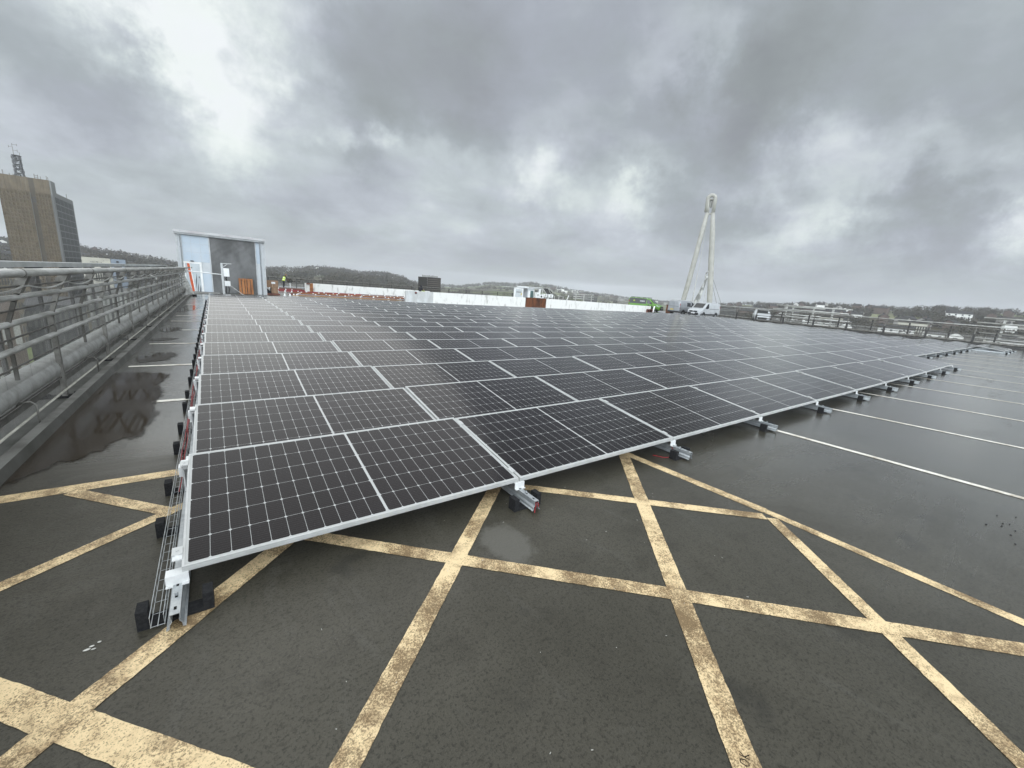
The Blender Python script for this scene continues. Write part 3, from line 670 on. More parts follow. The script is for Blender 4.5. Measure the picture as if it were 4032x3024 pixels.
# ------------------------------------------------------------------ people
def skin_body(name, label, joints, edges, mats, parent=None):
    me = bpy.data.meshes.new(name); me.from_pydata([j[:3] for j in joints], edges, [])
    o = link(name, me, parent); me.materials.append(mats)
    md = o.modifiers.new('skin', 'SKIN'); md.use_smooth_shade = True
    for i, j in enumerate(joints):
        v = me.skin_vertices[0].data[i]; v.radius = (j[3], j[4] if len(j) > 4 else j[3]); v.use_root = (i == 0)
    o.modifiers.new('sub', 'SUBSURF').levels = 1; o.modifiers['sub'].render_levels = 1
    return o
def person(loc, rz, label, bend, vest, hood, scale=1.0):
    e = thing('person', label, 'person', loc, rz); e.scale = (scale,)*3
    by = math.sin(rad(bend)); bz = math.cos(rad(bend))
    sh_ = (0, .52*by, .93+.52*bz); nk = (0, .60*by+.02, .93+.60*bz); hd = (0, .66*by+.09, .93+.68*bz)
    J = [(0,0,.93,.15,.11),(0,.28*by,.93+.28*bz,.15,.11),(*sh_,.16,.11),(*nk,.055),(0,hd[1]-.02,hd[2],.075),
         (-.10,.02,.86,.09),(-.11,.05,.48,.065),(-.12,0,.09,.045),(-.12,.12,.05,.04),
         (.10,.0,.86,.09),(.11,.0,.48,.065),(.12,-.06,.09,.045),(.12,.06,.05,.04),
         (-.20,sh_[1],sh_[2]-.02,.06),(-.25,sh_[1]+.10,sh_[2]-.28,.045),(-.14,sh_[1]+.28,sh_[2]-.36,.035),
         (.20,sh_[1],sh_[2]-.02,.06),(.25,sh_[1]+.10,sh_[2]-.28,.045),(.14,sh_[1]+.28,sh_[2]-.36,.035)]
    E_ = [(0,1),(1,2),(2,3),(3,4),(0,5),(5,6),(6,7),(7,8),(0,9),(9,10),(10,11),(11,12),(2,13),(13,14),(14,15),(2,16),(16,17),(17,18)]
    skin_body('body', None, J, E_, BLACKC, e)
    m = MB(); m.ball((0,hd[1],hd[2]), .082,.098,.118, 12, 8); m.ball((0,hd[1]+.098,hd[2]-.015), .016,.02,.024,6,4)
    for s_ in (-1,1): m.ball((s_*.082,hd[1],hd[2]),.014,.022,.032,6,4)
    m.build('head', SKIN, e)
    m = MB()
    for s_ in (-1,1):                            # hands: palm, four fingers, thumb
        c = Vector((s_*.13, sh_[1]+.30, sh_[2]-.38)); m.ball(c,.038,.05,.022,8,5)
        for k in range(4): m.tube([c+Vector((s_*(-.027+.018*k),.035,0)), c+Vector((s_*(-.027+.018*k),.075,-.008)), c+Vector((s_*(-.027+.018*k),.095+.006*(k in (1,2)),-.03))], [.0095,.009,.007], 6)
        m.tube([c+Vector((-s_*.03,-.01,0)), c+Vector((-s_*.055,.025,-.008)), c+Vector((-s_*.05,.055,-.015))], [.011,.010,.008], 6)
    m.build('hands', SKIN, e)
    m = MB()
    if hood: m.ball((0,hd[1]-.02,hd[2]+.015), .115,.125,.145, 12, 8)
    else: m.ball((0,hd[1]-.018,hd[2]+.025), .090,.100,.105, 12, 8)
    m.build('hood' if hood else 'hair', BLACKC if hood else HAIR, e)
    if vest:
        m = MB(); pr = []
        for k, (q, rx, ry) in enumerate([(-.02,.185,.145),(.16,.185,.145),(.34,.20,.145),(.48,.19,.13)]):
            c = Vector((0, q*by, .93+q*bz)); d_ = Vector((0,by,bz)); r1 = Vector((1,0,0)); r2 = d_.cross(r1)
            pr.append([c+r1*rx*math.cos(a)+r2*ry*math.sin(a) for a in [2*math.pi*i/14 for i in range(14)]])
        for k in range(3): m.add(pr[k]+pr[k+1], [(i,(i+1) % 14,(i+1) % 14+14,i+14) for i in range(14)])
        vv = m.build('vest', HIVIS, e)
        m = MB(); c = Vector((0,.10*by,.93+.10*bz)); d_ = Vector((0,by,bz))
        for q in (.08,.30):
            a_ = []; 
            for h in (0,.05):
                c = Vector((0,(q+h)*by,.93+(q+h)*bz)); r2 = d_.cross(Vector((1,0,0)))
                a_ += [c+Vector((1,0,0))*.206*math.cos(a)+r2*.152*math.sin(a) for a in [2*math.pi*i/14 for i in range(14)]]
            m.add(a_, [(i,(i+1) % 14,(i+1) % 14+14,i+14) for i in range(14)])
        m.build('reflective_band', PAPER, vv)
    return e
person((6.5,49.8,0), rad(-70), 'worker in a yellow hi-vis vest and black trousers bending over the unfinished rails', 20, True, False, .95)
person((15.75,33.9,0), rad(-60), 'person in black with a hood looking over the white parapet wall', 20, False, True, .92)
person((16.35,34.5,0), rad(-30), 'worker in a yellow hi-vis vest stooping half hidden behind the white parapet', 52, True, False, .80)

# ------------------------------------------------------------------ vehicles (local x = backwards from the nose, y = across, z up)
CARGL = plain('tinted_glass', (.012,.014,.015), .08, 0, (.02,.022,.023), 2, spec=.6)
CLEAR = plain('lamp_glass', (.55,.57,.58), .12, 0, spec=.6)
PLAST = plain('black_plastic', (.018,.018,.019), .6)
REDL = plain('red_lamp', (.30,.012,.012), .15)
YEL = plain('yellow_plate', (.62,.45,.03), .5)
ALLOY = plain('alloy', (.45,.46,.47), .35, .4)
def paint(name, c, metal=.0):
    m, t, b = newmat(name); co = t.n('ShaderNodeTexCoord').outputs['Object']; f = t.noise(co, 1.8, 4)
    setb(b, Base_Color=t.mix(t.mapr(f,.4,.7), c, tuple(q*.85 for q in c)), Metallic=metal, Roughness=.32, Coat_Weight=.5, Coat_Roughness=.12); return m
def vehicle(label, cat, name, loc, rz, st, W, Wt, pnt, belt, feats, wheels, wr, lower=None):
    """st: stations (x, z_bottom, z_top); body lofted through rounded cross-sections"""
    e = thing(name, label, cat, loc, rz); e.scale = (.94,.94,.94) if cat == 'van' else (1.12,1.12,1.12)
    def halfw(x, z):
        nose = max(0.0, 1-x/.55); tail = max(0.0, (x-(st[-1][0]-.18))/.18)
        w = W - .20*nose**2 - .05*tail**2
        return w if z <= belt else w-(w-(Wt-.16*nose))*((z-belt)/(st[len(st)//2][2]-belt))
    def sec(x, zb, zt):
        zz = [zb, zb+(min(belt,zt)-zb)*.35, min(belt, zt*.86+.05), zb+(zt-zb)*.78, zt-.07]
        zz = sorted(zz); h = [halfw(x, z) for z in zz]; h[0] -= .05
        r = [(x, h[i], zz[i]) for i in range(5)] + [(x, h[4]-.09, zt-.012), (x, (h[4]-.09)*.4, zt)]
        return r + [(a, -b, c) for a, b, c in r[::-1]]
    mb = MB(); n = 14; mb.smooth = True; vs = []
    for s_ in st: vs += sec(*s_)
    k = len(st); mb.add(vs, [(i*n+a, i*n+(a+1) % n, (i+1)*n+(a+1) % n, (i+1)*n+a) for i in range(k-1) for a in range(n)])
    mb.smooth = False; mb.add(vs[:n], [tuple(range(n))]); mb.add(vs[-n:], [tuple(range(n))[::-1]])
    body = mb.build('body', pnt, e)
    def zt(x):
        for (a,_,za),(b_,_,zb_) in zip(st[:-1], st[1:]):
            if a <= x <= b_: return za+(zb_-za)*(x-a)/(b_-a)
        return st[-1][2]
    def side(poly, nm, mat, sgn, off=.006, par=None):
        m = MB(); a_ = [(x, sgn*(halfw(x,z)+off), z) for x, z in poly]; b_ = [(x, sgn*(halfw(x,z)-.02), z) for x, z in poly]; q = len(poly)
        m.add(a_+b_, [tuple(range(q)), tuple(range(q, 2*q))[::-1]]+[(i,(i+1)%q,(i+1)%q+q,i+q) for i in range(q)]); return m.build(nm, mat, par or body)
    feats(e, body, side, halfw, zt)
    for wx_ in wheels:
        for s_ in (1,-1):
            m = MB(); m.disc((wx_, s_*W-s_*.03-(.2 if s_ > 0 else 0), wr), 'y', wr, wr, .20, 18); w_ = m.build('wheel', RUBT, e)
            m = MB(); yo = s_*(W-.026) if s_ > 0 else s_*(W-.026)-.012; m.disc((wx_, yo, wr), 'y', wr*.62, wr*.58, .012, 12); m.build('rim', ALLOY, w_)
            m = MB(); pts = [(wx_+wr*1.14*math.cos(a), wr+wr*1.14*math.sin(a)) for a in [math.pi*i/10 for i in range(11)]]
            y0 = s_*(W-.12); y1 = s_*(W+.006); m.prism(pts, min(y0,y1), max(y0,y1)); m.build('wheel_arch', PLAST, body)
    return e, body
VST = [(0,.30,.62),(.06,.22,.80),(.22,.22,.98),(.55,.24,1.08),(.95,.25,1.17),(1.30,.25,1.45),(1.72,.25,1.82),(2.1,.25,1.93),(3.4,.26,1.96),(4.7,.28,1.95),(4.95,.30,1.90),(5.03,.34,1.70),(5.05,.38,1.0),(5.06,.42,.5)]
def van_feats(silver=False, rear=False, roofrack=False, livery=False):
    def F(e, body, side, hw, zt):
        m = MB()                                 # windscreen
        q = [(.99,1.19),(1.32,1.47),(1.66,1.77)]
        for (xa, za), (xb, zb_) in zip(q[:-1], q[1:]):
            m.add([(xa-.03,-.68,za+.03),(xa-.03,.68,za+.03),(xb-.03,.66,zb_+.03),(xb-.03,-.66,zb_+.03)], [(0,1,2,3)])
        m.build('windscreen', CARGL, body)
        for s_ in (1,-1):
            side([(1.30,1.14),(1.42,1.40),(1.80,1.74),(2.12,1.76),(2.12,1.20),(1.75,1.10)], 'side_window', CARGL, s_)
            if silver: side([(2.35,1.16),(2.35,1.70),(3.25,1.72),(3.25,1.18)], 'side_window', CARGL, s_)
            side([(.75,.30),(.75,.42),(4.5,.46),(4.5,.34)], 'sill_trim', PLAST, s_, .012)
            side([(2.2,1.10),(2.2,1.06),(4.75,1.10),(4.75,1.14)], 'door_rail', PLAST if not silver else SLAB, s_, .010)
            side([(2.02,.98),(2.02,1.03),(2.14,1.03),(2.14,.98)], 'handle', PLAST, s_, .02)
            side([(2.155,.45),(2.155,1.80),(2.17,1.80),(2.17,.45)], 'door_seam', PLAST, s_, .004)
            side([(.10,.72),(.12,.86),(.50,1.00),(.58,.90),(.30,.76)], 'headlight', CLEAR, s_, .012)
            m = MB(); m.box(1.28,s_*1.0-(.0 if s_ > 0 else .20),1.12,1.42,s_*1.0+(.20 if s_ > 0 else 0),1.38); m.build('mirror', PLAST, body)
            side([(4.90,.85),(4.90,1.55),(5.02,1.50),(5.03,.85)], 'tail_light', REDL, s_, .010)
        m = MB(); m.box(-.035,-.55,.62,.05,.55,.80); m.build('grille', PLAST, body)
        m = MB(); m.ball((-.04,0,.71),.02,.07,.08,8,6); m.build('badge', ALLOY, body)
        m = MB(); m.hexa([(-.05,-.72,.24),(.5,-.965,.24),(.5,.965,.24),(-.05,.72,.24),(-.05,-.72,.55),(.45,-.965,.52),(.45,.965,.52),(-.05,.72,.55)]); m.build('bumper', PLAST if not silver else PLAST, body)
        m = MB(); m.box(-.065,-.26,.44,-.051,.26,.55); m.build('number_plate', PAPER, body)
        m = MB(); m.hexa([(4.9,-.94,.30),(5.12,-.86,.30),(5.12,.86,.30),(4.9,.94,.30),(4.9,-.94,.50),(5.11,-.86,.50),(5.11,.86,.50),(4.9,.94,.50)]); m.build('bumper', PLAST, body)
        m = MB(); m.box(5.055,-.50,.62,5.075,-.0,.76); m.build('number_plate', YEL, body)
        m = MB(); m.box(5.052,-.006,.55,5.06,.006,1.7); m.box(5.04,-.70,1.12,5.056,.70,1.15); m.build('door_seam', PLAST, body)
        if roofrack or silver:
            m = MB()
            for s_ in (-1,1): m.bar((1.9,s_*.62,2.03),(4.9,s_*.62,2.03),.05,.05)
            for x in (2.0,2.9,3.8,4.7): m.bar((x,-.66,2.00),(x,.66,2.00),.05,.05)
            for x in (2.0,4.7):
                for s_ in (-1,1): m.bar((x,s_*.62,1.92),(x,s_*.62,2.0),.05,.05,(0,1,0))
            m.build('roof_rack', ALU if silver else PLAST, body)
        if livery:
            for s_ in (1,-1):
                p_ = side([(2.2,1.06),(2.2,1.86),(4.9,1.87),(4.9,1.06)], 'upper_panel', GREYV, s_, .014)
                m = MB(); cx, cz = 4.15, 1.45; pts = []
                for k in range(20):
                    r_ = .20 if k % 2 == 0 else .11; a = 2*math.pi*k/20; pts.append((cx+r_*math.cos(a), cz+r_*math.sin(a)))
                yy = s_*(hw(cx,cz)+.022); m.add([(x, yy, z) for x, z in pts], [tuple(range(20))]); m.build('sun_emblem', YELG, p_)
                m = MB()
                for x0, x1 in ((3.95,4.05),(4.07,4.2),(4.22,4.38)): m.add([(x0,yy,1.16),(x1,yy,1.16),(x1,yy,1.22),(x0,yy,1.22)], [(0,1,2,3)])
                for x0, x1 in ((2.45,2.62),(2.65,2.9),(2.93,3.2)): m.add([(x0,yy+s_*.004,1.40),(x1,yy+s_*.004,1.40),(x1,yy+s_*.004,1.52),(x0,yy+s_*.004,1.52)], [(0,1,2,3)])
                m.build('lettering', PAPER, p_)
                for pl in ([(1.0,.45),(1.25,.95),(1.35,.8),(1.3,.5)],[(1.5,.5),(1.75,1.05),(1.9,.9),(1.8,.5)],[(.6,.6),(.8,.9),(.9,.7)]): side(pl, 'dark_stroke', PLAST, s_, .010)
    return F
GREYV = plain('grey_wrap', (.035,.036,.037), .4, 0, (.05,.05,.05), 2); YELG = plain('yellow_green', (.42,.50,.04), .5)
SILV = paint('silver_paint', (.30,.31,.32), .3); WHIT = paint('white_van_paint', (.44,.45,.45)); GRN = paint('green_paint', (.095,.26,.012))
vehicle('white panel van facing the camera beside the right end of the panels', 'van', 'van', (48.75,26.0,.125), 0, VST, .97, .84, WHIT, 1.05, van_feats(), (.95,4.05), .33)
vehicle('silver crew van with roof bars parked with its rear towards the camera', 'van', 'van', (54.9,29.7,.125), math.pi, VST, .97, .84, SILV, 1.05, van_feats(silver=True), (.95,4.05), .34)
vehicle('bright green and dark grey van with a sun emblem behind the white wall', 'van', 'van', (52.75,33.3,.125), rad(107.5), VST, .97, .84, GRN, 1.05, van_feats(roofrack=True, livery=True), (.95,4.05), .33)
CST = [(0,.25,.55),(.1,.2,.72),(.5,.2,.86),(1.0,.2,.95),(1.25,.2,1.10),(1.75,.2,1.38),(2.3,.2,1.42),(3.3,.2,1.38),(3.6,.22,1.25),(3.75,.25,.9),(3.8,.3,.5)]
def car_feats(e, body, side, hw, zt):
    m = MB(); m.add([(1.12,-.58,1.04),(1.12,.58,1.04),(1.68,.54,1.375),(1.68,-.54,1.375)], [(0,1,2,3)]); m.build('windscreen', CARGL, body)
    for s_ in (1,-1):
        side([(1.35,.98),(1.75,1.28),(2.3,1.32),(2.3,.98)], 'side_window', CARGL, s_); side([(2.38,.98),(2.38,1.32),(3.2,1.28),(3.45,1.0)], 'side_window', CARGL, s_)
        m = MB(); m.ball((.16,s_*.58,.70),.08,.12,.10,10,7); m.build('headlight', CLEAR, body)
        m = MB(); m.box(1.25,s_*.86-(0 if s_ > 0 else .16),.98,1.35,s_*.86+(.16 if s_ > 0 else 0),1.1); m.build('mirror', PLAST, body)
    m = MB(); m.box(-.02,-.45,.32,.06,.45,.55); m.build('grille', PLAST, body)
vehicle('small white car half hidden behind the right-hand railing', 'car', 'car', (57.6,21.6,0), rad(27), CST, .86, .70, WHIT, .92, car_feats, (.72,3.1), .30)
mb = MB(); mb.box(52.6,32.4,.0,53.6,32.46,1.15); bs = thing('timber_hoarding', 'red brown board standing between the green van and the silver van', 'board'); mb.build('board', plain('terracotta_board', (.24,.10,.05), .8), bs)
mb = MB(); mb.box(52.55,32.35,1.15,53.65,32.5,1.27); mb.build('top_rail', WOODR, bs)

mb = MB(); mb.box(48.35,22.0,.0,61,36.9,.125); struct('deck_upstand', mb, DECK)
# ------------------------------------------------------------------ guard rail on the right
def guard(name, label, x0, y0, x1, y1, step, postsz=(.10,.14)):
    e = thing(name, label, 'railing'); a = Vector((x0,y0,0)); b = Vector((x1,y1,0)); Ln = (b-a).length; d_ = (b-a)/Ln; q = Vector((d_.y,-d_.x,0))
    n = int(Ln/step)
    for k in range(n+1):
        p = a+d_*(step*k); mb = MB(); mb.bar(p, p+Vector((0,0,.95)), postsz[0]*1.5, postsz[1]*1.3, q); po = mb.build('post', DARK, e)
        mb = MB(); mb.bar(p+Vector((0,0,.951)), p+Vector((0,0,1.46))-q*.06, .07, .09, q); mb.build('upper_post', GALVD, po)
        p2 = a+d_*(step*(k+.5))
        if (p2-a).length < Ln: mb = MB(); mb.bar(p2-q*.12, p2-q*.12+Vector((0,0,.44)), .16, .10, q); mb.build('stub_post', GALVD, e)
    for z_, r_, m_, o in ((1.69,.042,GALVL,-.14),(1.49,.038,GALVD,-.10),(1.19,.034,DARKG,-.03),(.87,.034,DARKG,0),(.60,.026,DARKG,0),(.29,.12,GALVD,-.13)):
        mb = MB(); mb.tube([a-q*-o+Vector((0,0,z_)), b-q*-o+Vector((0,0,z_))], r_, 8); mb.build('rail', m_, e)
    mb = MB(); mb.bar(a+q*.05+Vector((0,0,.075)), b+q*.05+Vector((0,0,.075)), .08, .15); mb.build('toe_strip', DARK, e)  # dark strip added for the shading and dark mesh at the railing foot
    for k in range(n+1):
        p = a+d_*(step*k); mb = MB(); mb.bar(p+Vector((0,0,1.44))-q*.06, p+Vector((0,0,1.69))-q*.14, .05, .06, q); mb.build('rail_bracket', GALVD, e)
    return e
guard('railing', 'dark post and tube railing along the right edge of the deck', 54.5, 21.0, 54.5, -11.5, 3.05)
guard('railing', 'railing farther back behind the white car and the vans', 60.6, 36.5, 60.6, 19.5, 3.4)
e = thing('railing', 'outer row of dark posts with mesh beyond the right-hand railing', 'fence')
for k in range(11):
    y = 19-2.9*k; mb = MB(); mb.bar((56.6,y,0),(56.6,y,1.5),.10,.12,(0,1,0)); mb.build('post', DARK, e)
for z_, r_ in ((.9,.02),(1.45,.025),(.12,.03)): mb = MB(); mb.tube([(56.6,20,z_),(56.6,-11,z_)], r_, 6); mb.build('rail', GALVD, e)
mb = MB(); z_ = .15
while z_ < .9: mb.tube([(56.6,20,z_),(56.6,-11,z_)], .006, 3, False); z_ += .05
for k in range(200): mb.tube([(56.6,20-.155*k,.12),(56.6,20-.155*k,.9)], .005, 3, False)
mb.build('mesh_infill', GALVL, e)
def gantry(label, x, ya, yb, posts_, zs, z0=-.5):
    e = thing('pipe_frame', label, 'pipe frame')
    for y in posts_: mb = MB(); mb.bar((x,y,z0),(x,y,zs[0]+.03),.26,.16,(0,1,0)); mb.build('post', GALVL, e)
    for k, z_ in enumerate(zs): mb = MB(); mb.tube([(x-.16,ya+.35*(k % 2),z_),(x-.16,yb+.25*(k % 2),z_)], .075, 10); mb.build('tube', GALVL, e)
gantry('pale pipe frame with two posts standing beyond the right-hand railing', 60, 21.1, 13.1, (19.95,14.95), (2.34,1.84,.98,.42))
gantry('second pale pipe frame farther behind the first one beyond the railing', 66, 22.5, 17.6, (21.4,18.9), (2.25,1.2,.7))
gantry('pale pipe frame at the right edge of the picture beyond the railing', 60, 2.95, -5.1, (1.62,-3.6), (2.46,1.98,1.05,.5))

# ------------------------------------------------------------------ fence along the back edge, cabin, units
e = thing('railing', 'long dark railing along the far back edge of the roof', 'fence')
for k in range(19):
    x = 2.6+3.1*k; mb = MB(); mb.bar((x,57,0),(x,57,1.12),.09,.09,(0,1,0)); mb.build('post', DARK, e)
for z_, r_ in ((1.14,.035),(.85,.022),(.6,.022)): mb = MB(); mb.tube([(-3,57,z_),(60,57,z_)], r_, 6); mb.build('rail', GALVD, e)
mb = MB(); mb.box(-3,57.05,.1,60,57.16,.48); mb.build('crash_beam', GALVD, e)
mb = MB(); z_ = .5
while z_ < 1.1: mb.tube([(-3,57.02,z_),(60,57.02,z_)], .008, 3, False); z_ += .06
mb.build('mesh_infill', DARK, e)

cb = thing('rooftop_cabin', 'pale grey rooftop cabin with glass door and dark bay behind the wall', 'cabin'); PYc = 50.0
mb = MB(); mb.box(40.9,PYc,0,42.25,PYc+3,2.30); mb.box(42.25,PYc+2.2,0,43.7,PYc+3,2.30); mb.build('wall', PG, cb)
mb = MB(); mb.box(38.05,PYc-.2,2.10,45.5,PYc+3,2.16); mb.box(40.9,PYc-.2,2.302,44.9,PYc+3,2.37); mb.build('roof', WHITE, cb)
mb = MB(); mb.box(41.45,PYc-.03,.55,42.05,PYc-.002,1.75); dg = mb.build('glass_door', plain('green_glass', (.10,.16,.15), .15), cb)
mb = MB(); mb.box(41.0,PYc-.05,.5,41.4,PYc-.004,1.75); mb.box(42.08,PYc-.05,.5,42.18,PYc-.004,1.95); mb.build('frame', WHITE, dg)
mb = MB(); mb.box(42.3,PYc+2.1,0,43.65,PYc+2.19,2.09); mb.build('bay_shade_sheet', BLACKM, cb)  # black sheet stands in for the shade inside the open bay
mb = MB(); mb.box(43.1,PYc-.2,0,43.4,PYc+.05,2.09); mb.build('white_post', WHITE, cb)
e = thing('notice_board', 'pale notice board in a white frame left of the rooftop cabin', 'notice board')
mb = MB(); mb.box(38.15,PYc-.1,.2,39.95,PYc-.02,2.05); mb.build('frame', WHITE, e)
mb = MB(); mb.box(38.45,PYc-.13,.5,39.7,PYc-.105,1.85); mb.build('board', plain('board_grey', (.55,.58,.58), .5), e)
mb = MB(); [mb.box(38.6+.25*k,PYc-.145,1.35,38.78+.25*k,PYc-.134,1.5) for k in range(4)]; mb.build('lettering', GALVD, e)
mb = MB(); mb.box(39.45,PYc-.16,.95,39.62,PYc-.146,1.3); mb.build('yellow_sign', YEL, e)
for k, (x0,x1,z0,z1,lab) in enumerate([(41.95,42.55,.75,1.58,'tall grey air conditioner in the dark bay of the rooftop cabin'),(42.6,43.4,.65,1.28,'grey air conditioner with a dark fan left of the white post'),(43.5,44.15,.95,1.42,'white box air conditioner right of the white post'),(44.5,45.5,.9,1.42,'widest white air conditioner, farthest right before the stair frame')]):
    e = thing('air_conditioner', lab, 'air conditioner'); mb = MB(); mb.box(x0,PYc-1.0,z0,x1,PYc-.5,z1); mb.box(x0+.05,PYc-.95,0,x0+.12,PYc-.6,z0); mb.box(x1-.12,PYc-.95,0,x1-.05,PYc-.6,z0); mb.build('casing', WHITE, e)
    mb = MB(); mb.disc(((x0+x1)/2,PYc-1.02,(z0+z1)/2),'y',.17,.17,.019,14); mb.build('fan', DARK if k == 1 else GALVL, e)
e = thing('stair_frame', 'sloping pale steel stair frame at the right end of the rooftop cabin', 'stair frame')
mb = MB()
for a, b in [((43.6,2.33),(45.1,2.36)),((45.1,2.36),(46.9,1.28)),((43.7,2.3),(43.7,.9)),((43.75,2.2),(45.0,1.1)),((44.9,2.3),(45.6,1.4)),((46.9,1.28),(48.4,1.18)),((46.4,1.3),(46.4,.4)),((47.4,1.25),(47.4,.4)),((48.4,1.18),(48.4,.4)),((45.6,1.4),(46.0,1.75))]: mb.tube([(a[0],PYc-.3,a[1]),(b[0],PYc-.3,b[1])], .06, 6)
mb.build('tubes', GALVL, e)
mb = MB(); mb.add([(43.8,PYc-.2,2.28),(45.0,PYc-.2,2.28),(46.6,PYc-.2,1.3),(45.2,PYc-.2,1.1)], [(0,1,2,3)]); mb.build('stair_panel', DARK, e)
mb = MB(); mb.bar((49.5,PYc,.55),(49.95,PYc,1.42),.10,.10); tag(mb.build('leaning_pole', WHITE), 'short white pole leaning behind the white parapet wall', 'pole')
e = thing('pipe_frame', 'low pale railing frame on the roof behind the parapet, right of the cabin', 'pipe frame')
for z_ in (1.72,1.30,.98): mb = MB(); mb.tube([(52.0,PYc+1,z_),(57.2,PYc+1,z_+.04)], .07, 8); mb.build('tube', GALVL, e)
for x in (52.6,54.6,56.6): mb = MB(); mb.bar((x,PYc+1,0),(x,PYc+1,1.78),.16,.14,(0,1,0)); mb.build('post', GALVL, e)

# ------------------------------------------------------------------ the brown clad tower with its aerial mast
def brownclad():
    m, t, b = newmat('brown_pyramid_tiles'); co = t.n('ShaderNodeTexCoord').outputs['Object']; f = t.noise(co, .35, 4, .6)
    setb(b, Base_Color=t.mix(t.mapr(f,.35,.7), (.150,.117,.074), (.112,.086,.054)), Roughness=.75); return m
BRN = brownclad(); BRS = plain('brown_strip', (.085,.07,.048), .8, 0, (.07,.057,.04), .3); TCON = plain('tower_concrete', (.20,.205,.20), .8, 0, (.21,.21,.205), .3)
A = polar(-14.35, 322); Bc = polar(-11.3, 318); Cc = polar(-10.10, 356)
GZ = -20.0; TZ = elz(6.28, 320); RZ2 = elz(5.25, 330)
tw = thing('tower_block', 'tall brown clad office tower with a lattice aerial mast on top', 'tower')
ux = (Bc-A).normalized(); uy = Vector((-ux.y, ux.x, 0)); Wd = (Bc-A).length
sv = (Cc-Bc); su = sv.normalized(); sn = Vector((su.y,-su.x,0)); Sd = sv.length
mb = MB(); P4 = [A, Bc, Cc, A+sv]
mb.hexa([(*p.xy,GZ) for p in P4]+[(*p.xy,RZ2) for p in P4]); mb.build('wall', TCON, tw)
P5 = [A, Bc+ux*0, Bc+su*7.5, A+su*7.5]
mb = MB(); mb.hexa([(*p.xy,RZ2) for p in P5]+[(*p.xy,TZ) for p in P5]); mb.build('lift_house', TCON, tw)
def onface(a, z, out): p = A+ux*a-uy*out; return (p.x, p.y, z)
strip0, strip1 = Wd*.575, Wd*.675
for nm, a0, a1, nx in (('tile_cladding', .1, strip0, 8), ('tile_cladding', strip1, Wd-.5, 5)):
    mb = MB(); nz = 29; zt_ = TZ-6.6; dz = (zt_-GZ)/nz; dx = (a1-a0)/nx
    for j in range(nz):
        for i in range(nx):
            x0 = a0+dx*i; x1 = x0+dx; z0 = GZ+dz*j; z1 = z0+dz; xm = (x0+x1)/2; fl = -.75
            # tiles with a sunk downward triangle
            mb.add([onface(x0,z0,.9),onface(x1,z0,.9),onface(x1,z1,.9),onface(x0,z1,.9),onface(xm,z0+dz*.12,.9+fl),onface(x0+dx*.1,z1-dz*.06,.9+fl*.2),onface(x1-dx*.1,z1-dz*.06,.9+fl*.2)],
                   [(0,1,4),(1,6,4),(1,2,6),(0,4,5),(0,5,3),(3,5,6,2),(4,6,5)])
    n2 = nx
    for i in range(n2):
        for (z0, z1) in ((zt_, zt_+3.3), (zt_+3.3, TZ)):
            x0 = a0+dx*i; o = .2+.14*((i*7+int(z0)) % 3)/2
            mb.add([onface(x0,z0,.1),onface(x0+dx,z0,.1),onface(x0+dx,z1,.1),onface(x0,z1,.1),onface(x0+dx*.25,z0,.1+o),onface(x0+dx*.75,z0,.1+o*.5),onface(x0+dx*.75,z1,.1+o*.5),onface(x0+dx*.25,z1,.1+o)], [(0,4,7,3),(4,5,6,7),(5,1,2,6)])
    mb.build(nm, BRN, tw)
mb = MB(); mb.add([onface(strip0,GZ,.04),onface(strip1,GZ,.04),onface(strip1,TZ,.04),onface(strip0,TZ,.04)], [(0,1,2,3)]); sp_ = mb.build('recess_strip', BRS, tw)
mb = MB()
for k in range(3): z0 = TZ-11+.9*k; mb.add([onface(strip0+.1,z0,.07),onface(strip1-.1,z0,.07),onface(strip1-.1,z0+.45,.07),onface(strip0+.1,z0+.45,.07)], [(0,1,2,3)])
mb.build('vent', DARK, sp_)
TG = plain('tower_glass', (.022,.024,.025), .45, 0, (.045,.047,.046), 1.5, spec=.08); TM = plain('tower_mullion', (.22,.225,.22), .7)
def onside(a, z, out): p = Bc+su*a+sn*out; return (p.x, p.y, z)
s0, s1 = 3.2, Sd-2.6; fh = 3.26
for k in range(16):
    z1 = RZ2-2.3-fh*k; z0 = z1-fh+.45
    if z0 < GZ: break
    mb = MB(); mb.add([onside(s0,z0,.06),onside(s1,z0,.06),onside(s1,z1,.06),onside(s0,z1,.06)], [(0,1,2,3)]); wi = mb.build('window', TG, tw)
    mb = MB()
    for q in range(1, 13):
        a = s0+(s1-s0)*q/13; w_ = .12 if q % 3 else .35; mb.add([onside(a-w_,z0,.12),onside(a+w_,z0,.12),onside(a+w_,z1,.12),onside(a-w_,z1,.12)], [(0,1,2,3)])
    mb.build('mullion', TM, wi)
mb = MB(); mb.hexa([onside(s0-1.2,RZ2,-6),onside(s0+9,RZ2,-6),onside(s0+9,RZ2,-2),onside(s0-1.2,RZ2,-2),onside(s0-1.2,RZ2+2,-6),onside(s0+9,RZ2+2,-6),onside(s0+9,RZ2+2,-2),onside(s0-1.2,RZ2+2,-2)]); mb.build('roof_plant', DARK, tw)
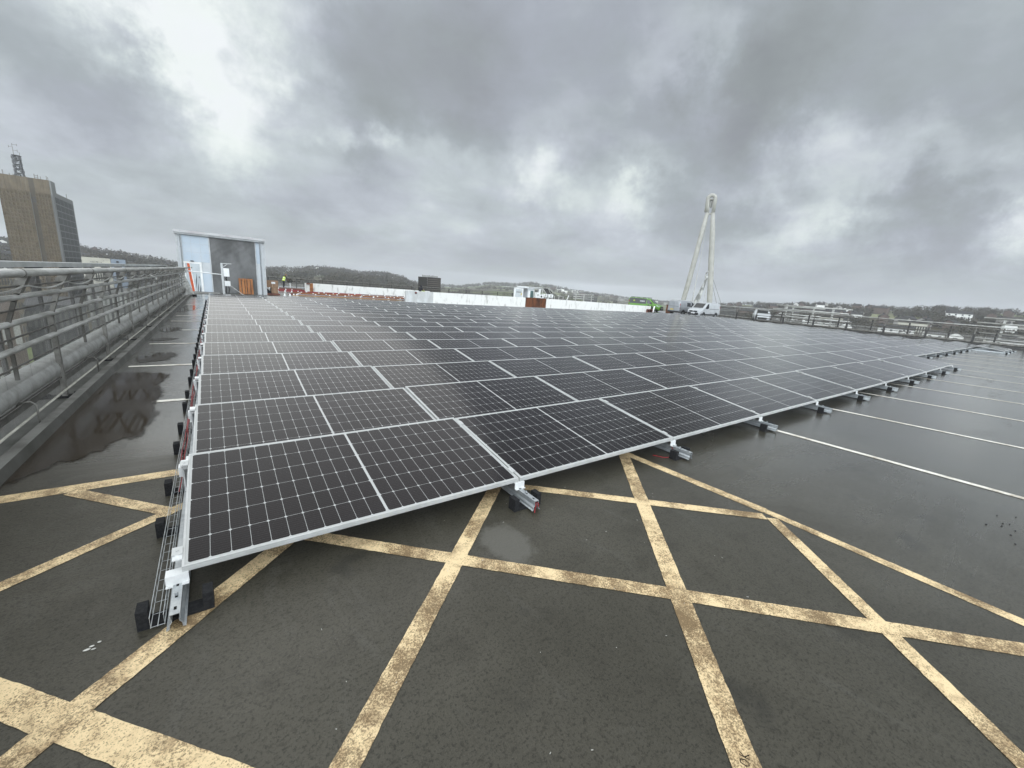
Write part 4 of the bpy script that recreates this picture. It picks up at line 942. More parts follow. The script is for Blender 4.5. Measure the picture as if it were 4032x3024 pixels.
# lattice mast and small aerials
mp = polar(-13.02, 327); m0 = mp; STEEL = plain('mast_steel', (.10,.10,.10), .6)
mb = MB(); zb, zt_ = TZ, elz(7.85, 327)
def cor(z, k):
    s_ = 1.7-.85*min(1, (z-zb)/(zt_-zb)/.35) if z < zb+(zt_-zb)*.35 else .98; s_ *= 1.0
    return m0+Vector(((-1,1,1,-1)[k]*s_, (-1,-1,1,1)[k]*s_, z))
lv = [zb+(zt_-zb)*k/5 for k in range(6)]
for a, b in zip(lv[:-1], lv[1:]):
    for k in range(4):
        mb.tube([cor(a,k),cor(b,k)], .17, 4); mb.tube([cor(a,k),cor(b,(k+1) % 4)], .09, 4); mb.tube([cor(b,k),cor(b,(k+1) % 4)], .13, 4); mb.tube([cor((a+b)/2,k),cor(b,(k+1) % 4)], .08, 4)
ms = mb.build('lattice_mast', STEEL, tw)
mb = MB()
for z_ in lv[1:]:
    mb.disc((m0.x,m0.y,z_),'z',1.7,1.7,.22,10)
    for k in range(5): a = random.uniform(0,6.28); r_ = 1.5; mb.box(m0.x+r_*math.cos(a)-.25,m0.y+r_*math.sin(a)-.25,z_-1.6,m0.x+r_*math.cos(a)+.25,m0.y+r_*math.sin(a)+.25,z_-.3)
mb.build('dish', STEEL, ms)
mb = MB(); q = polar(-13.15, 326)
mb.tube([(q.x,q.y,zt_),(q.x,q.y,elz(8.75,326))], .12, 4)
for dz_, w_ in ((2.2,1.4),(3.6,-1.2),(4.7,1.5)): mb.tube([(q.x,q.y,zt_+dz_),(q.x+w_,q.y,zt_+dz_)], .09, 4); mb.tube([(q.x+w_,q.y,zt_+dz_-.5),(q.x+w_,q.y,zt_+dz_+.5)], .09, 4)
q = polar(-12.85, 327); mb.tube([(q.x,q.y,zt_),(q.x+.3,q.y,zt_+1.6),(q.x-.4,q.y,zt_+1.9)], .1, 4); mb.build('aerial', GALVD, ms)
mb = MB()
for az, h in ((-13.95,2.0),(-13.6,.8),(-13.4,.7),(-12.2,2.4),(-12.0,2.2),(-11.85,1.6),(-11.5,2.3),(-11.42,1.9)):
    p = polar(az, 322); mb.tube([(p.x,p.y,TZ-.1),(p.x,p.y,TZ+h)], .16, 4)
p0, p1 = polar(-12.2,322), polar(-12.0,322)
for h in (.9,1.8): mb.tube([(p0.x,p0.y,TZ+h),(p1.x,p1.y,TZ+h-.1)], .14, 4)
p = polar(-10.45, 345); mb.tube([(p.x,p.y,RZ2),(p.x,p.y,RZ2+2.2)], .15, 4); mb.build('roof_aerial', GALVD, tw)

# ------------------------------------------------------------------ town buildings
def block(name, label, az0, az1, d, elt, zb, wall, depth=12, rows=0, cols=0, glass=None, cat='building', d2=None, el2=None, roof=None, wfrac=(.55,.55)):
    a = polar(az0, d); b = polar(az1, d2 or d); z0, z1 = elz(elt, d), elz(el2 if el2 is not None else elt, d2 or d)
    u = (b-a); W_ = u.length; u.normalize(); n_ = Vector((-u.y,u.x,0))
    if n_.dot(Vector((CX,CY,0))-a) > 0: n_ = -n_
    e = thing(name, label, cat, (0,0,0)); mb = MB()
    c = [a, b, b+n_*depth, a+n_*depth]; zt = [z0, z1, z1, z0]
    mb.hexa([(*p.xy, zb) for p in c]+[(c[i].x,c[i].y,zt[i]) for i in range(4)]); mb.build('wall', wall, e)
    if roof: mb = MB(); mb.hexa([(*(p+(-u if i in (0,3) else u)*.3-n_*(.3 if i < 2 else -.3)).xy, zt[i]+.01) for i, p in enumerate(c)]+[(*(p+(-u if i in (0,3) else u)*.3-n_*(.3 if i < 2 else -.3)).xy, zt[i]+.5) for i, p in enumerate(c)]); mb.build('roof', roof, e)
    if rows:
        zl = min(z0,z1); H_ = zl-zb
        for j in range(rows):
            mb = MB()
            for i in range(cols):
                x0 = W_*(i+.5-wfrac[0]/2)/cols; x1 = W_*(i+.5+wfrac[0]/2)/cols; y0 = zb+H_*(j+.5-wfrac[1]/2)/rows; y1 = zb+H_*(j+.5+wfrac[1]/2)/rows
                q = [a+u*x0-n_*.05, a+u*x1-n_*.05]; mb.add([(q[0].x,q[0].y,y0),(q[1].x,q[1].y,y0),(q[1].x,q[1].y,y1),(q[0].x,q[0].y,y1)], [(0,1,2,3)])
            mb.build('window_row', glass or TG, e)
    return e
CREAMW = plain('cream_wall', (.48,.46,.38), .8, 0, (.40,.38,.32), .4); BLUEW = plain('blue_grey_wall', (.22,.26,.31), .7, 0, (.19,.225,.27), .3)
BRICK = plain('brown_brick', (.115,.088,.066), .85, 0, (.085,.066,.05), .6); GREYC = plain('grey_concrete', (.145,.143,.13), .85, 0, (.11,.108,.098), .4); DGREY = plain('dark_cladding', (.075,.075,.072), .7, 0, (.05,.05,.05), .3)
PANE = plain('pale_windows', (.36,.36,.325), .5); WROOF = plain('slate', (.050,.048,.046), .85, spec=.15)
e = block('warehouse', 'long cream building right of the brown tower', -10.15, -8.19, 300, -.03, GZ, CREAMW, 25, 0, 0)
a, b = polar(-9.6, 299.5), polar(-8.3, 299.5); u_ = (b-a)
def dash(t0, t1, z0, z1, mb):
    p, q = a+u_*t0, a+u_*t1; mb.add([(p.x,p.y,elz(z0,299.5)),(q.x,q.y,elz(z0,299.5)),(q.x,q.y,elz(z1,299.5)),(p.x,p.y,elz(z1,299.5))], [(0,1,2,3)])
mb = MB()
for t0, t1, z0, z1 in [(0,.22,-.46,-.42),(.30,.42,-.42,-.38),(.36,.38,-.52,-.42),(.55,.62,-.48,-.44),(.1,.3,-.58,-.55),(.35,.6,-.60,-.57),(.65,.95,-.62,-.59),(.70,.74,-.30,-.26)]: dash(t0,t1,z0,z1,mb)
mb.build('dark_marks', DGREY, e)
e = block('office_block', 'blue grey block with one small window beside the cream building', -8.16, -7.11, 300, -.04, GZ, BLUEW, 16)
p, q = polar(-7.78, 299.5), polar(-7.60, 299.5); mb = MB(); mb.add([(p.x,p.y,elz(-.36,299.5)),(q.x,q.y,elz(-.36,299.5)),(q.x,q.y,elz(-.20,299.5)),(p.x,p.y,elz(-.20,299.5))], [(0,1,2,3)]); mb.build('window', TG, e)
block('town_house', 'white gabled building under the parapet beam right of the tower', -9.4, -8.9, 190, -1.1, GZ, CREAMW, 8, 4, 3, TG)
block('office_block', 'low tan building with window grid below the brown tower', -15.6, -12.9, 150, -2.1, GZ, plain('tan_wall', (.165,.135,.095), .8), 18, 6, 16, DGREY)
block('office_block', 'brown brick building with pale windows seen through the left fence', -20.5, -14.6, 74, -5.2, GZ, BRICK, 15, 3, 9, PANE, wfrac=(.6,.5))
block('office_block', 'dark grey building right of the brick one behind the left fence', -14.3, -10.4, 84, -4.6, GZ, DGREY, 18, 4, 10, GREYC)
block('office_block', 'pale concrete block behind the middle of the left fence', -10.2, -6.4, 110, -3.3, GZ, GREYC, 20, 5, 12, PANE)
block('office_block', 'low dark block near the far end of the left fence', -6.2, -2.6, 140, -2.3, GZ, DGREY, 20, 5, 14, GREYC)
DBK = plain('dark_brown_glass', (.018,.016,.013), .4, 0, (.028,.024,.02), .4, spec=.15)
e = block('office_block', 'dark brown glazed office block far behind the white wall', 22.75, 23.95, 230, .66, GZ, DBK, 18, 0, 0, None, 'building')
e = block('office_block_wing', 'banded brown side of the dark office block behind the hooded person', 23.96, 25.74, 231, .68, GZ, DBK, 14)
for k in range(6):
    p, q = polar(24.0, 230.6), polar(25.7, 230.6); z0 = elz(.45-.26*k, 230.6); mb = MB(); mb.add([(p.x,p.y,z0-.38),(q.x,q.y,z0-.38),(q.x,q.y,z0),(p.x,p.y,z0)], [(0,1,2,3)]); mb.build('window_band', plain('bronze_band', (.085,.066,.05), .4) if 'bronze_band' not in bpy.data.materials else bpy.data.materials['bronze_band'], e)
mb = MB()
for k in range(14):
    az = 23.3+.15*k; p = polar(az, 238); mb.tube([(p.x,p.y,elz(.66,238)),(p.x,p.y,elz(.80+.14*random.random(),238))], .16, 4)
for z_ in (.76,.86): p, q = polar(23.3,238), polar(25.3,238); mb.tube([(p.x,p.y,elz(z_,238)),(q.x,q.y,elz(z_,238))], .12, 4)
mb.build('roof_aerial', GALVD, e)
for az0, az1, d, el_, lab in [(62.5,64.2,420,-.42,'low grey shed roof on the town slope right of the white van'),(72.5,74.6,380,-.55,'long pale low building behind the first pipe frame'),(79.0,81.2,360,-.35,'long white terrace below the wooded skyline on the right'),(45.5,47.2,520,-.12,'low grey factory roof on the skyline left of the green van')]:
    block('low_building', lab, az0, az1, d, el_, GZ, GREYC if 'grey' in lab else CREAMW, 14, 2, 12, TG, roof=WROOF)

# ------------------------------------------------------------------ footbridge masts
MST = plain('mast_paint', (.39,.378,.335), .6, 0, (.31,.30,.265), .25); MD = 300
bm = thing('bridge_mast', 'tall pale two-legged bridge mast with a ring head', 'bridge mast')
def mp_(az, el, d=MD): p = polar(az, d); return Vector((p.x,p.y,elz(el,d)))
rt = Vector((math.cos(rad(59.3)), -math.sin(rad(59.3)), 0))
mb = MB(); mb.tube([mp_(59.10,10.5),mp_(58.83,7.9),mp_(58.55,4.9),mp_(58.28,2.2),mp_(58.02,0),mp_(57.8,-2)], [1.15,1.4,1.55,1.55,1.5,1.4], 12); mb.tube([mp_(58.98,11.9),mp_(59.10,10.4)], [.85,.85], 12); mb.build('leg', MST, bm)
mb = MB(); mb.tube([mp_(59.71,10.5),mp_(60.05,8.3),mp_(60.45,5.2),mp_(60.82,2.4),mp_(61.12,0),mp_(61.4,-2)], [1.2,1.6,1.75,1.75,1.65,1.55], 12); mb.tube([mp_(59.66,11.9),mp_(59.69,10.4)], [.85,.9], 12); mb.build('leg', MST, bm)
mb = MB(); pts = [mp_(58.92,10.6)]+[mp_(59.315+.40*math.cos(a), 12.05+.36*math.sin(a)) for a in [math.pi-math.pi*k/14 for k in range(15)]]+[mp_(59.74,10.6)]
mb.tube(pts, [1.0]+[1.15]*15+[1.0], 12); mb.build('ring_head', MST, bm)
mb = MB(); mb.tube([mp_(59.10,10.42),mp_(59.66,10.42)], .55, 10); mb.tube([mp_(59.05,12.0),mp_(59.58,12.0)], .42, 8); mb.build('cross_tube', MST, bm)
mb = MB(); q = [mp_(59.1,11.95),mp_(59.54,11.95),mp_(59.46,11.05),mp_(59.18,11.2)]; o = Vector((math.sin(rad(59)),math.cos(rad(59)),0))*.6; mb.hexa([p+o for p in q]+[p+o*2 for p in q]); mb.build('web_plate', GALVD, bm)
mb = MB(); mb.tube([mp_(59.30,11.8),mp_(59.22,10.3),mp_(59.21,4.6),mp_(59.1,.05,296)], .14, 5); mb.tube([mp_(59.17,3.5,290),mp_(59.10,-.5,280)], .26, 6); mb.build('cable', GALVL, bm)
mb = MB(); mb.tube([mp_(61.0,3.0),mp_(62.6,-.3,300)], .12, 5); mb.tube([mp_(61.1,2.2),mp_(62.05,-.3,300)], .12, 5); mb.build('cable', GALVD, bm)
m2 = thing('bridge_mast', 'shorter raking bridge mast with a hooked head between the tall legs', 'bridge mast')
MSS = plain('stained_mast_paint', (.52,.52,.49), .6, 0, (.17,.17,.155), .45, stretch=(1,1,.5), lo=.45, hi=.62)
MD2 = 260
mb = MB(); mb.tube([mp_(59.45,-1.2,MD2),mp_(59.62,.2,MD2),mp_(59.95,1.5,MD2),mp_(60.25,2.9,MD2),mp_(60.33,3.3,MD2)], [1.6,1.5,1.05,.55,.5], 12); mb.build('leg', MSS, m2)
mb = MB(); mb.tube([mp_(60.2,2.9,MD2),mp_(60.13,3.3,MD2),mp_(60.16,3.6,MD2),mp_(60.28,3.8,MD2),mp_(60.4,3.82,MD2)], .38, 8); mb.tube([mp_(60.22,3.0,MD2),mp_(60.5,3.02,MD2)], .32, 8); mb.build('hooked_head', MSS, m2)
mb = MB(); mb.tube([mp_(60.38,3.0,MD2),mp_(60.45,-.5,MD2)], .12, 5); mb.build('cable', GALVL, m2)

# ------------------------------------------------------------------ land, hills, woods, houses
RIDGE = [(-180,.25,1300),(-40,.3,1000),(-25,.55,900),(-15,.58,900),(-10,.42,850),(-8.1,.30,850),(-6,.05,850),(-3,-.34,900),(0,-.30,1000),(3,-.2,1100),(5,-.12,1100),(8,.06,1100),(10.7,.46,1100),(13.4,.40,1100),(15.1,.24,1100),(18.5,.36,1100),(20.5,.04,1100),(22,-.46,1100),(25.8,-.42,1500),(28,-.38,1500),(30,-.1,1500),(32.9,.40,1500),(35.7,.46,1500),(38.1,.80,1500),(40,.62,1500),(42.4,.42,1500),(44,.10,1500),(48,-.04,1600),(52,-.30,1700),(57,-.36,1700),(61,-.26,1300),(63,-.14,1000),(65,.14,900),(68.9,.30,850),(71.8,.62,800),(75,.56,800),(78.5,.66,800),(81.8,.95,800),(84.6,1.05,800),(88,1.05,800),(95,.9,850),(110,.4,1100),(180,.25,1300)]
def ridge(az):
    for a, b in zip(RIDGE[:-1], RIDGE[1:]):
        if a[0] <= az <= b[0]:
            t = (az-a[0])/(b[0]-a[0]); t = t*t*(3-2*t); return a[1]+(b[1]-a[1])*t, a[2]+(b[2]-a[2])*t
    return .25, 1300
def ground_z(az, r):
    el, rr = ridge(az); top = CZ+rr*math.tan(rad(el)); r0 = 330 if az < 55 else 260
    if az > 24 and az < 56: r0 = 600
    s = min(1, max(0, (r-r0)/(rr-r0))); s = s**.85*(1-.15*s)+.15*s*s
    z = GZ+s*(top-GZ)
    if r > rr: z = top-(r-rr)*.045
    z += 2.2*s*mnoise.noise((az*.35, r*.006, 3.1)) if r < rr*.95 else 0
    return max(GZ, z)
radii = [0,40,120,200,260,330]+[330+38*k for k in range(1, 44)]+[2060,2200,2400,2600]
azs = [-180+2*k for k in range(78)]+[-24+.6*k for k in range(222)]+[110+2*k for k in range(35)]
mb = MB(); vs = []; n = len(azs)
for r in radii:
    for az in azs: p = polar(az, r); vs.append((p.x,p.y,ground_z(az, r)))
mb.smooth = True
mb.add(vs, [(i*n+k, i*n+(k+1) % n, (i+1)*n+(k+1) % n, (i+1)*n+k) for i in range(len(radii)-1) for k in range(n)])
def land_material():
    m, t, b = newmat('fields_and_scrub'); co = t.n('ShaderNodeTexCoord').outputs['Object']
    v = t.n('ShaderNodeTexVoronoi', feature='F1', i_Scale=.0085); t.nt.links.new(co, v.inputs['Vector'])
    ve = t.n('ShaderNodeTexVoronoi', feature='DISTANCE_TO_EDGE', i_Scale=.0085); t.nt.links.new(co, ve.inputs['Vector'])
    f = t.noise(co, .012, 5, .6); g = t.noise(co, .09, 4, .6); cs = t.n('ShaderNodeSeparateColor'); t.nt.links.new(v.outputs['Color'], cs.inputs[0])
    field = t.mix(t.mapr(cs.outputs[0], .35, .65), (.17,.20,.085), (.23,.24,.125)); field = t.mix(t.mapr(cs.outputs[1], .7, .8), field, (.10,.085,.055))
    col = t.mix(t.math('MULTIPLY', t.mapr(g,.35,.7), .6), field, (.12,.12,.08))
    col = t.mix(t.mapr(ve.outputs['Distance'], .03, .06, 1, 0), col, (.035,.033,.025))
    col = t.mix(t.mapr(f, .50, .60), col, (.07,.062,.05))
    setb(b, Base_Color=col, Roughness=.95, Specular_IOR_Level=.1); return m
struct('ground', mb, land_material())

def foliage(name, c, c2, c3):
    m, t, b = newmat(name); co = t.n('ShaderNodeTexCoord').outputs['Object']; a = t.noise(co, .045, 3, .6); f = t.noise(co, .55, 3, .7)
    col = t.mix(t.mapr(a,.38,.62), c, c2); col = t.mix(t.math('MULTIPLY', t.mapr(f,.4,.7), .7), col, c3)
    setb(b, Base_Color=col, Roughness=.95, Specular_IOR_Level=.05); return m
WOOD = foliage('winter_wood', (.066,.057,.043), (.045,.045,.033), (.105,.092,.071))
def clump(mb, c, rx, rz, k=3, seed=0):
    """many small leaf-clump faces, turned every way, spread through a crown of uneven outline"""
    for _ in range(k):
        a = random.uniform(0,6.283); u_ = random.uniform(-1,1); q_ = random.random()**.45
        w_ = math.sqrt(1-u_*u_)*q_; p = Vector((c[0]+rx*w_*math.cos(a), c[1]+rx*w_*math.sin(a), c[2]+rz*u_*q_)); s_ = random.uniform(.10,.26)*rx
        d1 = Vector((random.gauss(0,1),random.gauss(0,1),random.gauss(0,1))).normalized(); d2 = d1.orthogonal().normalized(); d3 = d1.cross(d2)
        mb.add([p+d2*s_, p-d2*s_*.6+d3*s_*.8, p-d2*s_*.5-d3*s_*.9+d1*s_*.4], [(0,1,2)])
def wood(name, label, az0, az1, n, lo, hi, hmin, hmax, clear=None, dens=None):
    mb = MB(); made = 0; tries = 0
    while made < n and tries < n*8:
        tries += 1; az = random.uniform(az0, az1); el, rr = ridge(az)
        t = random.uniform(lo, hi); r = 330+(rr-330)*t
        if dens and mnoise.noise((az*.55, r*.008, 9.7)) < dens*(1-t) - (.6 if t > .93 else 0): continue
        h = random.uniform(hmin, hmax); p = polar(az, r, ground_z(az, r))
        clump(mb, (p.x,p.y,p.z+h*.55), h*.58, h*.50, 34 if r > 700 else 70); made += 1
    return tag(mb.build(name, WOOD), label, 'wood', kind='stuff')
wood('woodland', 'grey brown winter wood covering the hill behind the tower and shed', -16, -2.5, 1500, .1, 1.0, 6, 11, dens=.0)
wood('woodland', 'bare winter wood covering the long hill behind the white walls', 1.5, 22.5, 2600, .1, 1.0, 7, 13, dens=-.1)
wood('woodland', 'thin line of trees along the crest of the green hill', 24, 57, 700, .93, 1.0, 6, 11)
wood('hedgerow_trees', 'scattered hedges and copses on the green hill and the far plain', 24, 58, 700, .25, .95, 5, 9, dens=.35)
wood('woodland', 'mass of bare trees between the houses on the right hillside', 58, 97, 2700, .02, 1.0, 4.5, 8, dens=.10)
def tree(label, az, r, h, wid, k=70, conifer=False):
    p = polar(az, r, ground_z(az, r)-.3); e = thing('tree', label, 'tree', p, 0, 'trees standing out on the skyline'); mb = MB()
    mb.tube([(0,0,0),(.1,0,h*.35),(0,.1,h*.8)], [h*.035,h*.025,h*.008], 5)
    for i in range(6): a = i*1.05; mb.tube([(0,0,h*(.3+.07*i)),(wid*.3*math.cos(a),wid*.3*math.sin(a),h*(.5+.07*i))], [h*.014,h*.005], 4)
    mb.build('trunk', plain('bark', (.05,.042,.035), .9) if 'bark' not in bpy.data.materials else bpy.data.materials['bark'], e)
    mb = MB()
    for _ in range(k):
        t = random.random(); z_ = h*(.30+.70*t); w_ = wid*.5*((1-t)**.8*1.0 if conifer else math.sin(math.pi*min(1,.25+.72*t))**.7)
        a = random.uniform(0,6.28); r_ = w_*random.random()**.5; clump(mb, (r_*math.cos(a), r_*math.sin(a), z_), wid*.22, wid*.18, 7)
    mb.build('crown', WOOD, e)
for lab, az, r, h, w_, k, con in [
    ('big rounded tree on the skyline at the right, biggest of its wood',81.7,640,12,13,90,False),('leftmost of the three thin poplars on the right skyline',83.45,620,8,2.2,40,True),
    ('middle one of the three thin poplars on the right skyline',83.75,620,9,2.2,40,True),('rightmost of the three thin poplars on the right skyline',84.1,620,8,2.2,40,True),
    ('wide low tree on the skyline right of the poplars',85.0,640,9,12,80,False),('dark lone tree standing above the skyline over the white car',66.35,760,11,7,70,False),
    ('round bare tree on the hill crest right above the cream building',-9.6,760,11,11,80,False),('second round bare tree on the crest above the cream building',-8.9,760,10,10,80,False),
    ('dark thick tree on the hill above the blue grey block',-7.9,760,9,7,70,False),('pair of dark firs on the slope of the wooded hill right of the tall shed',17.7,900,12,6,70,True),
    ('dark round tree at the right end of the wooded hill',19.6,930,11,10,80,False),('tall dark fir near the crest of the wooded hill',14.3,960,11,5,60,True),
    ('small bushy tree on the crest over the first pipe frame',72.6,700,8,8,60,False),('dark tree clump on the skyline between the two pipe frames',77.9,690,8,9,70,False)]: tree(lab, az, r, h, w_, k, con)
# houses
def house_mesh(name, wall, w_, l_, h, two=False):
    mb = MB(); mb.box(-w_/2,-l_/2,-4,w_/2,l_/2,h)
    rh = h+w_*.30
    mb.add([(-w_/2,-l_/2,h),(w_/2,-l_/2,h),(0,-l_/2,rh)], [(0,1,2)]); mb.add([(-w_/2,l_/2,h),(w_/2,l_/2,h),(0,l_/2,rh)], [(0,2,1)])
    me = mb.mesh(name, wall); r = MB()
    for s_ in (-1,1): r.hexa([(s_*(w_/2+.4),-l_/2-.3,h-.25),(0,-l_/2-.3,rh+.02),(0,l_/2+.3,rh+.02),(s_*(w_/2+.4),l_/2+.3,h-.25),(s_*(w_/2+.4),-l_/2-.3,h),(0,-l_/2-.3,rh+.27),(0,l_/2+.3,rh+.27),(s_*(w_/2+.4),l_/2+.3,h)])
    r.box(-.5,l_/2-1.6,rh-.4,.5,l_/2-.6,rh+1.2); me2 = r.mesh('roof', WROOF)
    g_ = MB()
    for s_ in (-1,1):
        for k in range(max(2,int(l_/4))):
            y = -l_/2+(k+.5)*l_/max(2,int(l_/4))
            for z_ in (.6,2.8): g_.box(s_*w_/2-.02,y-.6,z_,s_*w_/2+.02,y+.6,z_+1.2)
        for z_ in (.6,2.8): g_.box(-.8,s_*l_/2-.02,z_,.8,s_*l_/2+.02,z_+1.2)
    return me, me2, g_.mesh('windows', TG)
HW = plain('white_house_render', (.80,.79,.74), .85, 0, (.68,.67,.62), .2); HB = plain('red_brick_house', (.115,.080,.064), .85, 0, (.09,.066,.054), .2); HG = plain('grey_house_render', (.30,.285,.255), .85, 0, (.26,.25,.23), .2)
HM = {('w',0): house_mesh('house', HW, 6.2, 8, 4.8), ('w',1): house_mesh('house', HW, 6.2, 17, 4.6), ('b',0): house_mesh('house', HB, 6, 8, 4.6), ('b',1): house_mesh('house', HB, 6, 16, 4.4), ('g',0): house_mesh('house', HG, 6, 8, 4.6), ('g',1): house_mesh('house', HG, 6, 15, 4.4)}
def house(kind, az, r, rz, label, group, small=True):
    me = HM[kind]; p = polar(az, r, ground_z(az, r)+3.2)
    o = thing('house', label, 'house', p, rz, group); link('wall', me[0], o); link('roof', me[1], o)
    if not small: link('window_panes', me[2], o)
    return o
for lab, kind, az, r, rz in [('bright white gabled house alone below the wood on the right hillside',('w',0),74.95,345,rad(-72)),('white house with big gable at the right, over the railing',('w',0),83.2,330,rad(-80)),
    ('white house with a slate roof left of the big gabled one',('w',0),81.75,330,rad(20)),('long white terrace on the right hillside above the railing',('w',1),79.0,355,rad(10)),
    ('pale gabled villa on the skyline right of the first pipe frame',('g',0),76.0,520,rad(-75)),('white bungalow above the right edge pipe frame',('w',0),86.1,335,rad(15)),
    ('long white house left of the lone bright gabled house',('w',1),72.7,360,rad(15)),('white cottage on the skyline beside the poplars',('w',1),83.0,560,rad(12)),
    ('red brick villa beyond the gap above the white car',('b',0),67.6,420,rad(-60)),('white gabled house behind the left post of the first pipe frame',('w',0),68.9,430,rad(-70))]:
    house(kind, az, r, rz, lab, 'houses on the right hillside', False)
names = {'w':'small white rendered house among the trees of the right hillside','b':'small brown brick house among the trees of the right hillside','g':'small grey house among the trees of the right hillside'}
for k in range(80):
    az = random.uniform(61, 90); rr = ridge(az)[1]; r = random.uniform(290, rr*.86)
    kd = random.choices(['w','b','g'], [.14,.48,.38])[0]
    house((kd, 1 if random.random() < .25 else 0), az, r, rad(-az+random.choice((0,90))+random.uniform(-30,30)), names[kd], kd+' houses on the right hillside')
names = {'w':'small white house on the wooded hillside behind the left fence','b':'small brown brick house on the wooded hillside behind the left fence','g':'small grey house on the wooded hillside behind the left fence'}
for k in range(44):
    az = random.uniform(-15.5, -3); rr = ridge(az)[1]; r = random.uniform(360, rr*.98); kd = random.choices(['w','b','g'], [.4,.3,.3])[0]
    house((kd, 1 if random.random() < .4 else 0), az, r, rad(-az+random.choice((0,90))+random.uniform(-25,25)), names[kd], kd+' houses behind the left fence')
names = {'w':'small white house on the hill behind the white walls','b':'small brown house on the hill behind the white walls','g':'small grey house on the hill behind the white walls'}
for k in range(60):
    az = random.choice((random.uniform(3, 21), random.uniform(41, 57))); rr = ridge(az)[1]; r = random.uniform(rr*.72, rr*.98); kd = random.choices(['w','b','g'], [.45,.25,.3])[0]
    house((kd, 1 if random.random() < .6 else 0), az, r, rad(-az+random.uniform(-25,25)+90), names[kd], kd+' houses behind the white walls')

# ------------------------------------------------------------------ air
m = bpy.data.materials.new('haze_air'); m.use_nodes = True; nt = m.node_tree; nt.nodes.clear()
out = nt.nodes.new('ShaderNodeOutputMaterial'); pv = nt.nodes.new('ShaderNodeVolumePrincipled')
pv.inputs['Color'].default_value = (.96,.97,1.0,1); pv.inputs['Density'].default_value = .00028; pv.inputs['Anisotropy'].default_value = .2
nt.links.new(pv.outputs[0], out.inputs['Volume'])
mb = MB(); mb.box(-2750,-2750,GZ-4,2750,2750,82); o = mb.build('haze', m); o['kind'] = 'stuff'; o['label'] = 'thin grey air that pales the far hills'; o['category'] = 'haze'

# ------------------------------------------------------------------ sky: overcast clouds mapped on the world's directions
SUN_AZ, SUN_EL = 1.7, 48
wd = bpy.data.worlds.new('World'); sc.world = wd; wd.use_nodes = True; t = NT(wd.node_tree)
bg = wd.node_tree.nodes['Background']
gen = t.n('ShaderNodeTexCoord').outputs['Generated']
dv = t.vmath('NORMALIZE', gen); sp = t.n('ShaderNodeSeparateXYZ'); t.nt.links.new(dv, sp.inputs[0]); dz = sp.outputs[2]
zc = t.math('ADD', t.math('MAXIMUM', dz, 0.0), .30)
dn = t.n('ShaderNodeCombineXYZ'); t.nt.links.new(t.math('DIVIDE', sp.outputs[0], zc), dn.inputs[0]); t.nt.links.new(t.math('DIVIDE', sp.outputs[1], zc), dn.inputs[1])
pl = dn.outputs[0]
n1 = t.noise(pl, 1.5, 7, .55, .3); n2 = t.noise(t.vmath('ADD', pl, (4.3,1.7,2.2)), 3.4, 7, .55, .3)
n3 = t.n('ShaderNodeTexNoise', i_Scale=6.0, i_Detail=7.0, i_Roughness=.62); t.nt.links.new(dv, n3.inputs['Vector'])
wv = t.vmath('SUBTRACT', n3.outputs['Color'], (.5,.5,.5)); dw = t.vmath('NORMALIZE', t.vmath('ADD', dv, t.vmath('SCALE', wv, scale=.34)))
def dirv(az, el): return (math.sin(rad(az))*math.cos(rad(el)), math.cos(rad(az))*math.cos(rad(el)), math.sin(rad(el)))
n5 = t.noise(t.vmath('ADD', pl, (1.3,7.7,5.2)), 11.0, 6, .62, .6)
acc = t.math('MULTIPLY_ADD', n1, .64, .285)
acc = t.math('ADD', acc, t.math('MULTIPLY', t.math('SUBTRACT', n5, .5), .11))
acc = t.math('MULTIPLY_ADD', n2, .28, t.math('SUBTRACT', acc, .14))
# gaps and banks: azimuth, elevation, radius (deg), strength
BL = [(1.2,19.6,4.2,.36),(-1.6,21.5,3.2,.26),(2.5,15,4.0,.16),(-6,25,5,.10),(-9.3,14.8,3.4,-.16),(-6,16.5,3.0,-.12),(-13,20,4,-.06),(7,25,4,.10),
      (22,25,8.5,-.26),(16,23,4.5,-.12),(28,19,5,-.20),(30,29,7,-.06),(18.9,15.8,2.4,.34),(12.4,15.2,2.4,.30),(15,13.4,2.2,-.20),(24,13.5,3,.12),(-3.5,6.2,3.5,-.12),(4,8.5,4,-.08),(3,11.5,4,.12),
      (12,7,4,.0),(20,8.5,4,.05),(39,13.8,3.2,.36),(51.5,11.9,2.6,.38),(44,11,4,.16),(48,20,5,-.14),(59,17.3,6.5,-.34),(63,23.5,6,-.28),(55.5,25.2,4.0,.26),(50,23,3,.14),(70,15.6,3.5,.26),(76.5,14.3,3.5,.20),
      (69.8,9.0,3.0,.30),(65,8.5,3,.16),(76.5,9.6,3.4,-.30),(80,8.5,3,-.16),(84,10.4,2.6,.42),(75,21.5,5,.05),(70,27,8,-.26),(84,21,6,-.20),(45,28,8,-.06),(60,4,9,-.06),(30,3,10,-.02),(5,2.5,9,-.05),(80,4,8,-.06)]
for az, el, rdeg, amp in BL:
    if not amp: continue
    amp *= .75 if amp < 0 or az > 10 else 1.1
    k = 1/(1-math.cos(rad(rdeg)))
    g = t.math('EXPONENT', t.math('MULTIPLY_ADD', t.vmath('DOT_PRODUCT', dw, dirv(az, el)), k*.85, -k*.85))
    acc = t.math('MULTIPLY_ADD', g, amp, acc)
hz = t.mapr(dz, .0, .13); acc = t.math('ADD', t.math('MULTIPLY', acc, t.math('MULTIPLY_ADD', hz, .55, .45)), t.math('MULTIPLY_ADD', hz, -.235, .235))
cr = t.n('ShaderNodeValToRGB'); t.nt.links.new(acc, cr.inputs[0]); el_ = cr.color_ramp.elements
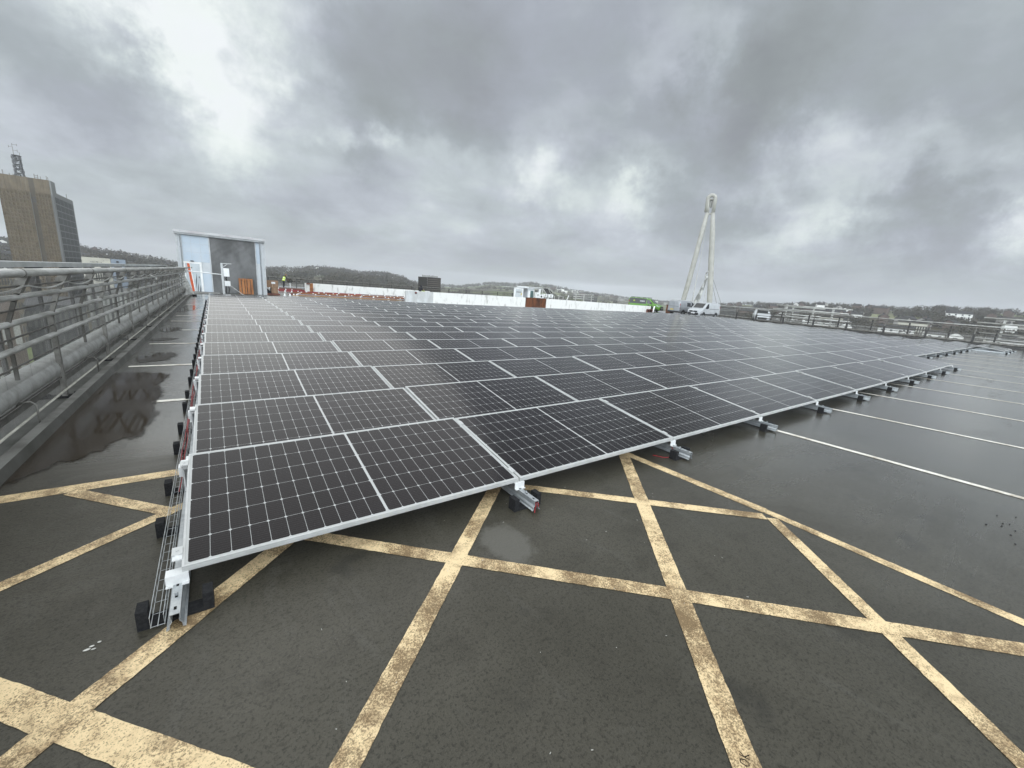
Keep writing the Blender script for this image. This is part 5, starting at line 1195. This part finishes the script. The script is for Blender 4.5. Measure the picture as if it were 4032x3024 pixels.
el_[0].position = 0.05; el_[0].color = (.25,.265,.28,1); el_[1].position = 1.0; el_[1].color = (.92,.95,.94,1)
for p_, c_ in ((.30,(.325,.345,.365)),(.48,(.395,.425,.460)),(.66,(.55,.59,.625)),(.82,(.74,.785,.79))):
    e_ = el_.new(p_); e_.color = (*c_, 1)
hue = t.mapr(t.noise(t.vmath('ADD', pl, (9.1,3.3,.7)), 1.9, 4, .6), .38, .62)
cloud = t.mix(1.0, cr.outputs[0], t.mix(hue, (.968,1.0,.985), (.985,.988,1.028)), 'MULTIPLY')
# brightness added to unseen sky overhead and behind the photographer, to light the walls
fw = t.vmath('DOT_PRODUCT', dv, (math.sin(rad(36)), math.cos(rad(36)), 0))
boost = t.math('ADD', t.math('MULTIPLY', t.mapr(dz, .84, .97), 1.2), t.math('MULTIPLY', t.math('MULTIPLY', t.mapr(fw, .05, -.45), 6.5), t.mapr(dz, .25, .85, 1.0, .35)))
bm_ = t.vmath('SCALE', cloud, scale=t.math('ADD', boost, 1.0))
sky = t.n('ShaderNodeTexSky', sky_type='NISHITA'); sky.sun_disc = False; sky.sun_elevation = rad(SUN_EL); sky.sun_rotation = rad(SUN_AZ)
tot = t.vmath('ADD', t.vmath('SCALE', bm_, scale=.97), t.vmath('SCALE', sky.outputs[0], scale=.0025))
t.nt.links.new(tot, bg.inputs['Color']); bg.inputs['Strength'].default_value = 1.0

sl = bpy.data.lights.new('sun', 'SUN'); sl.energy = .6; sl.angle = rad(60); sl.color = (1,.97,.92)
so = link('sun', sl); so.rotation_euler = Vector(dirv(SUN_AZ, SUN_EL)).to_track_quat('Z', 'Y').to_euler()

# ------------------------------------------------------------------ camera
cd = bpy.data.cameras.new('camera'); cd.sensor_width = 36; cd.lens = 14.22; cd.clip_start = .05; cd.clip_end = 6000
cam = link('camera', cd)
yw, pt, rl = rad(36.449), rad(-13.238), rad(4.2914)
f_ = Vector((math.sin(yw)*math.cos(pt), math.cos(yw)*math.cos(pt), math.sin(pt))); r0 = Vector((math.cos(yw), -math.sin(yw), 0)); u0 = r0.cross(f_)
r_ = r0*math.cos(rl)+u0*math.sin(rl); u_ = -r0*math.sin(rl)+u0*math.cos(rl)
cam.matrix_world = Matrix(((r_.x,u_.x,-f_.x,CX),(r_.y,u_.y,-f_.y,CY),(r_.z,u_.z,-f_.z,CZ),(0,0,0,1)))
sc.camera = cam
sc.view_settings.view_transform = 'Standard'; sc.view_settings.look = 'None'; sc.view_settings.exposure = 0; sc.view_settings.gamma = 1
sc.cycles.max_bounces = 6; sc.cycles.volume_bounces = 1; sc.cycles.use_denoising = True
